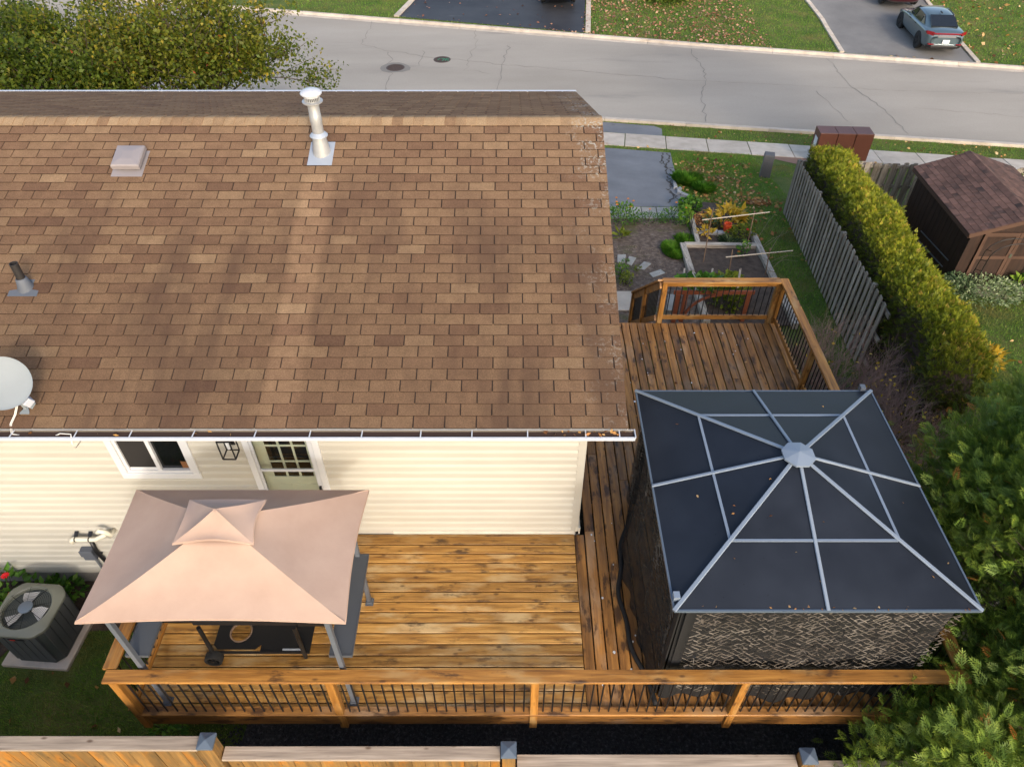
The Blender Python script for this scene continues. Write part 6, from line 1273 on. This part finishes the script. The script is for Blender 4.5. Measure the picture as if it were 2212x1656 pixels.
# ------------------------------------------------------------------ grass, fallen leaves, chips
def inpoly(X, Y, poly):
    r = np.zeros(len(X), bool); n = len(poly)
    for i in range(n):
        x0, y0 = poly[i][:2]; x1, y1 = poly[(i+1) % n][:2]; c = ((y0 > Y) != (y1 > Y)) & (X < (x1-x0)*(Y-y0)/((y1-y0) or 1e-9)+x0); r ^= c
    return r
garden_poly = Gz(zB, [(-300, 100), (860, 130), (1100, 60), (1260, 70), (1680, 450), (2200, 1560), (2200, 1700), (-500, 1700)])
walk_poly = [XY(A0v-tdir*30), XY(A0v+tdir*40), XY(A0v+tdir*40+wn_*wd), XY(A0v-tdir*30+wn_*wd)]
road_poly = [XY(p) for p in offs(near, -.46)]+[XY(p) for p in offs(farl, .46)[::-1]]
NO = [drv, garden_poly, walk_poly, road_poly, d1, d2, Gz(z4, [(-300, 140), (55, 165), (640, 210), (645, 310), (60, 268), (-300, 240)]), [(-3.75, 2.2), (9, 2.2), (9, 5.8), (4.9, 5.8), (4.9, 10.4), (.9, 10.4), (.9, 5.8), (-3.4, 5.8)], [(-9.5, 4.35), (-7.2, 4.3), (-6.9, 4.55), (-5.93, 4.5), (-5.93, 5.1), (-4.9, 5.15), (-4.4, 5.5), (-4.4, 6), (-9.5, 6)], [(XL, WY), (1.3, WY), (1.3, 14), (XL, 14)], [(10.6, 14.7), (13.2, 14.7), (13.2, 18), (10.6, 18)], [(x0m-1.6, 23.9), (x0m+2.3, 23.9), (x0m+2.3, 25.3), (x0m-1.6, 25.4)]]
def scatter(x0, x1, y0, y1, n, jno=NO):
    X = R_.uniform(x0, x1, n); Y = R_.uniform(y0, y1, n); ok = np.ones(n, bool)
    for p in jno: ok &= ~inpoly(X, Y, p)
    return X[ok], Y[ok]
def grass(name, label, X, Y, h, w_, tone):
    n = len(X); a = R_.random(n)*6.283; H = h*R_.uniform(.5, 1.2, n); b = np.stack([X, Y, gzv(X, Y)], 1); s_ = np.stack([np.cos(a), np.sin(a), np.zeros(n)], 1)*w_; tip = b+np.stack([R_.normal(0, .45, n)*H, R_.normal(0, .45, n)*H, H], 1)
    V = np.stack([b-s_, b+s_, tip], 1); nz = .5+.5*np.sin(X*1.7+np.sin(Y*1.1)*2)*np.sin(Y*1.9+X*.6); T = np.stack([np.clip(R_.normal(tone, .2, n)+.25*(nz-.5), 0, 1), np.clip(R_.normal(.5, .18, n), 0, 1), np.full(n, .5)], 1)
    o = npmesh(name, V, 3, T, 'grass_blade', None, 'stuff'); tag(o, label, 'grass')
grass('lawn_grass', 'short lawn grass beside the air conditioner and deck', *scatter(-9.5, -3.6, 2.9, 5.6, 42000), .06, .0045, .55)
grass('lawn_grass', 'lawn grass between driveway, garden and picket fence', *scatter(3.5, 8.6, 8.0, 25.0, 90000), .07, .006, .38)
grass('lawn_grass', 'boulevard grass between sidewalk and kerb', *scatter(2, 21, 22.5, 29.2, 60000), .06, .008, .5)
grass('lawn_grass', 'neighbouring lawn between hedge and shed', *scatter(8.3, 15.5, 8.0, 19.0, 60000), .06, .006, .5)
grass('lawn_grass', 'far lawns across the street', *scatter(-12, 27, 33, 50, 120000), .08, .013, .45)
def litter(name, label, X, Y, L, mat, lift=.03, zf=None):
    n = len(X); z = (gzv(X, Y)+lift) if zf is None else zf; P = np.stack([X, Y, z+R_.random(n)*.02], 1); D = R_.normal(0, 1, (n, 3))*np.array([1, 1, .22]); Ls = R_.uniform(.6, 1.3, n)*L; V, T = leafquads(P, D, Ls, Ls*R_.uniform(.45, .8, n), R_.random(n), .1)
    tag(npmesh(name, V, 4, T, mat, None, 'stuff'), label, 'leaves')
lx, ly = scatter(4.5, 8.4, 16.0, 24, 1500); k = R_.random(len(lx)) < np.clip(1.1-np.abs(lx-6.3)/2.2, .12, 1)*np.clip((ly-15)/5, .2, 1); litter('fallen_leaves', 'fallen tan and yellow leaves on the side lawn', lx[k], ly[k], .13, 'fallen_leaf')
litter('fallen_leaves', 'fallen leaves on the boulevard strip', *scatter(3, 20, 24, 29, 420), .12, 'fallen_leaf')
fx_, fy_ = scatter(2, 12.5, 35, 50, 4600); litter('fallen_leaves', 'pinkish fallen leaves thick on the lawn across the street', fx_, fy_, .14, 'fallen_pink', .05)
litter('fallen_leaves', 'fallen leaves on the lawn beside the grey blue sedan', *scatter(17, 28, 32, 46, 700), .17, 'fallen_leaf', .05)
litter('fallen_leaves', 'few fallen leaves on the lawn near the air conditioner', *scatter(-7.5, -3.9, 2.95, 5, 60), .09, 'fallen_leaf')
litter('fallen_leaves', 'fallen leaves at the shed lawn and hedge foot', *scatter(8.4, 14, 8.5, 14.5, 60), .09, 'fallen_leaf')
q = G(1640, 441); litter('leaf_pile', 'small rust leaf pile on the side lawn', R_.normal(q.x, .28, 130), R_.normal(q.y, .16, 130), .12, 'rust_leaf', .05)
NO2 = [p for p in NO if p is not d1]; X = R_.uniform(-8, 4, 130); Y = R_.uniform(38, 47, 130); ok = inpoly(X, Y, d1); litter('fallen_leaves', 'scattered pink leaves on the black driveway', X[ok], Y[ok], .16, 'fallen_pink', .025)
X = R_.uniform(DX0, DX1, 60); Y = np.where(X < .8, R_.uniform(3.6, 5.7, 60), R_.uniform(3.6, 10.3, 60)); k = (X > 1.3) | (R_.random(60) < .25); litter('fallen_leaves', 'few dry leaves lying on the deck boards', X[k][:26], Y[k][:26], .06, 'fallen_leaf', 0, np.full(min(26, k.sum()), DZ+.004))
X = R_.uniform(-.5, 6, 60); Y = R_.uniform(2.9, 3.5, 60); litter('fallen_leaves', 'few fallen leaves on the dark gravel', X, Y, .07, 'fallen_leaf', .02)
gp2 = Gz(zB, [(-200, 560), (600, 600), (870, 800), (1130, 1520), (-300, 1600)]); X = R_.uniform(-1, 6, 7000); Y = R_.uniform(9, 19, 7000); ok = inpoly(X, Y, gp2) & ~((X < 1.2) & (Y < 14)); n = ok.sum()
P = np.stack([X[ok], Y[ok], gzv(X[ok], Y[ok])+.02], 1); V, T = leafquads(P, R_.normal(0, 1, (n, 3))*np.array([1, 1, .2]), R_.uniform(.02, .07, n), R_.uniform(.008, .02, n), R_.random(n), 0); tag(npmesh('wood_chips', V, 4, T, 'chips', None, 'stuff'), 'wood chip mulch on the garden path', 'mulch')
Q = []; T = []
for _ in range(70):
    x = rnd.uniform(1.4, 4.5); y = rnd.uniform(6.7, 10.2) if rnd.random() < .8 else rnd.uniform(3.6, 6); x = rnd.uniform(1.0, 1.5) if y < 6.6 else x; r = rnd.uniform(.006, .02); c = np.array([x, y, DZ+.0032]); ph = rnd.random()*6; Q.append([c+np.array([r*rnd.uniform(.7, 1.2)*math.cos(ph+a), r*1.3*math.sin(ph+a), 0]) for a in np.arange(8)*math.pi/4]); T.append([.5, .5, .5])
npmesh('bird_droppings', np.array(Q), 8, np.array(T), 'plate_white', deck, 'stuff')
# stones of the gravel strip
n = 5200; X = R_.uniform(-3.7, 5.2, n); Y = R_.uniform(2.98, 3.9, n); s_ = R_.uniform(.008, .022, n)
oc_ = np.array([[[1, 0, 0], [0, 1, 0], [0, 0, .8]], [[0, 1, 0], [-1, 0, 0], [0, 0, .8]], [[-1, 0, 0], [0, -1, 0], [0, 0, .8]], [[0, -1, 0], [1, 0, 0], [0, 0, .8]]], float); an = R_.random(n)*6.28; c, si = np.cos(an), np.sin(an); Rm = np.zeros((n, 3, 3)); Rm[:, 0, 0] = c; Rm[:, 0, 1] = -si; Rm[:, 1, 0] = si; Rm[:, 1, 1] = c; Rm[:, 2, 2] = 1
V = np.einsum('nij,qkj->nqki', Rm, oc_)*s_[:, None, None, None]+np.stack([X, Y, np.full(n, .008)], 1)[:, None, None, :]; T = np.repeat(np.stack([R_.random(n), R_.random(n), R_.random(n)], 1), 4, 0)
tag(npmesh('gravel_stones', V.reshape(-1, 3, 3), 3, T, 'gravel_dark', None, 'stuff'), 'dark crushed stones of the gravel strip', 'gravel')
for o in bpy.data.objects:
    if '_base' in o: del o['_base']
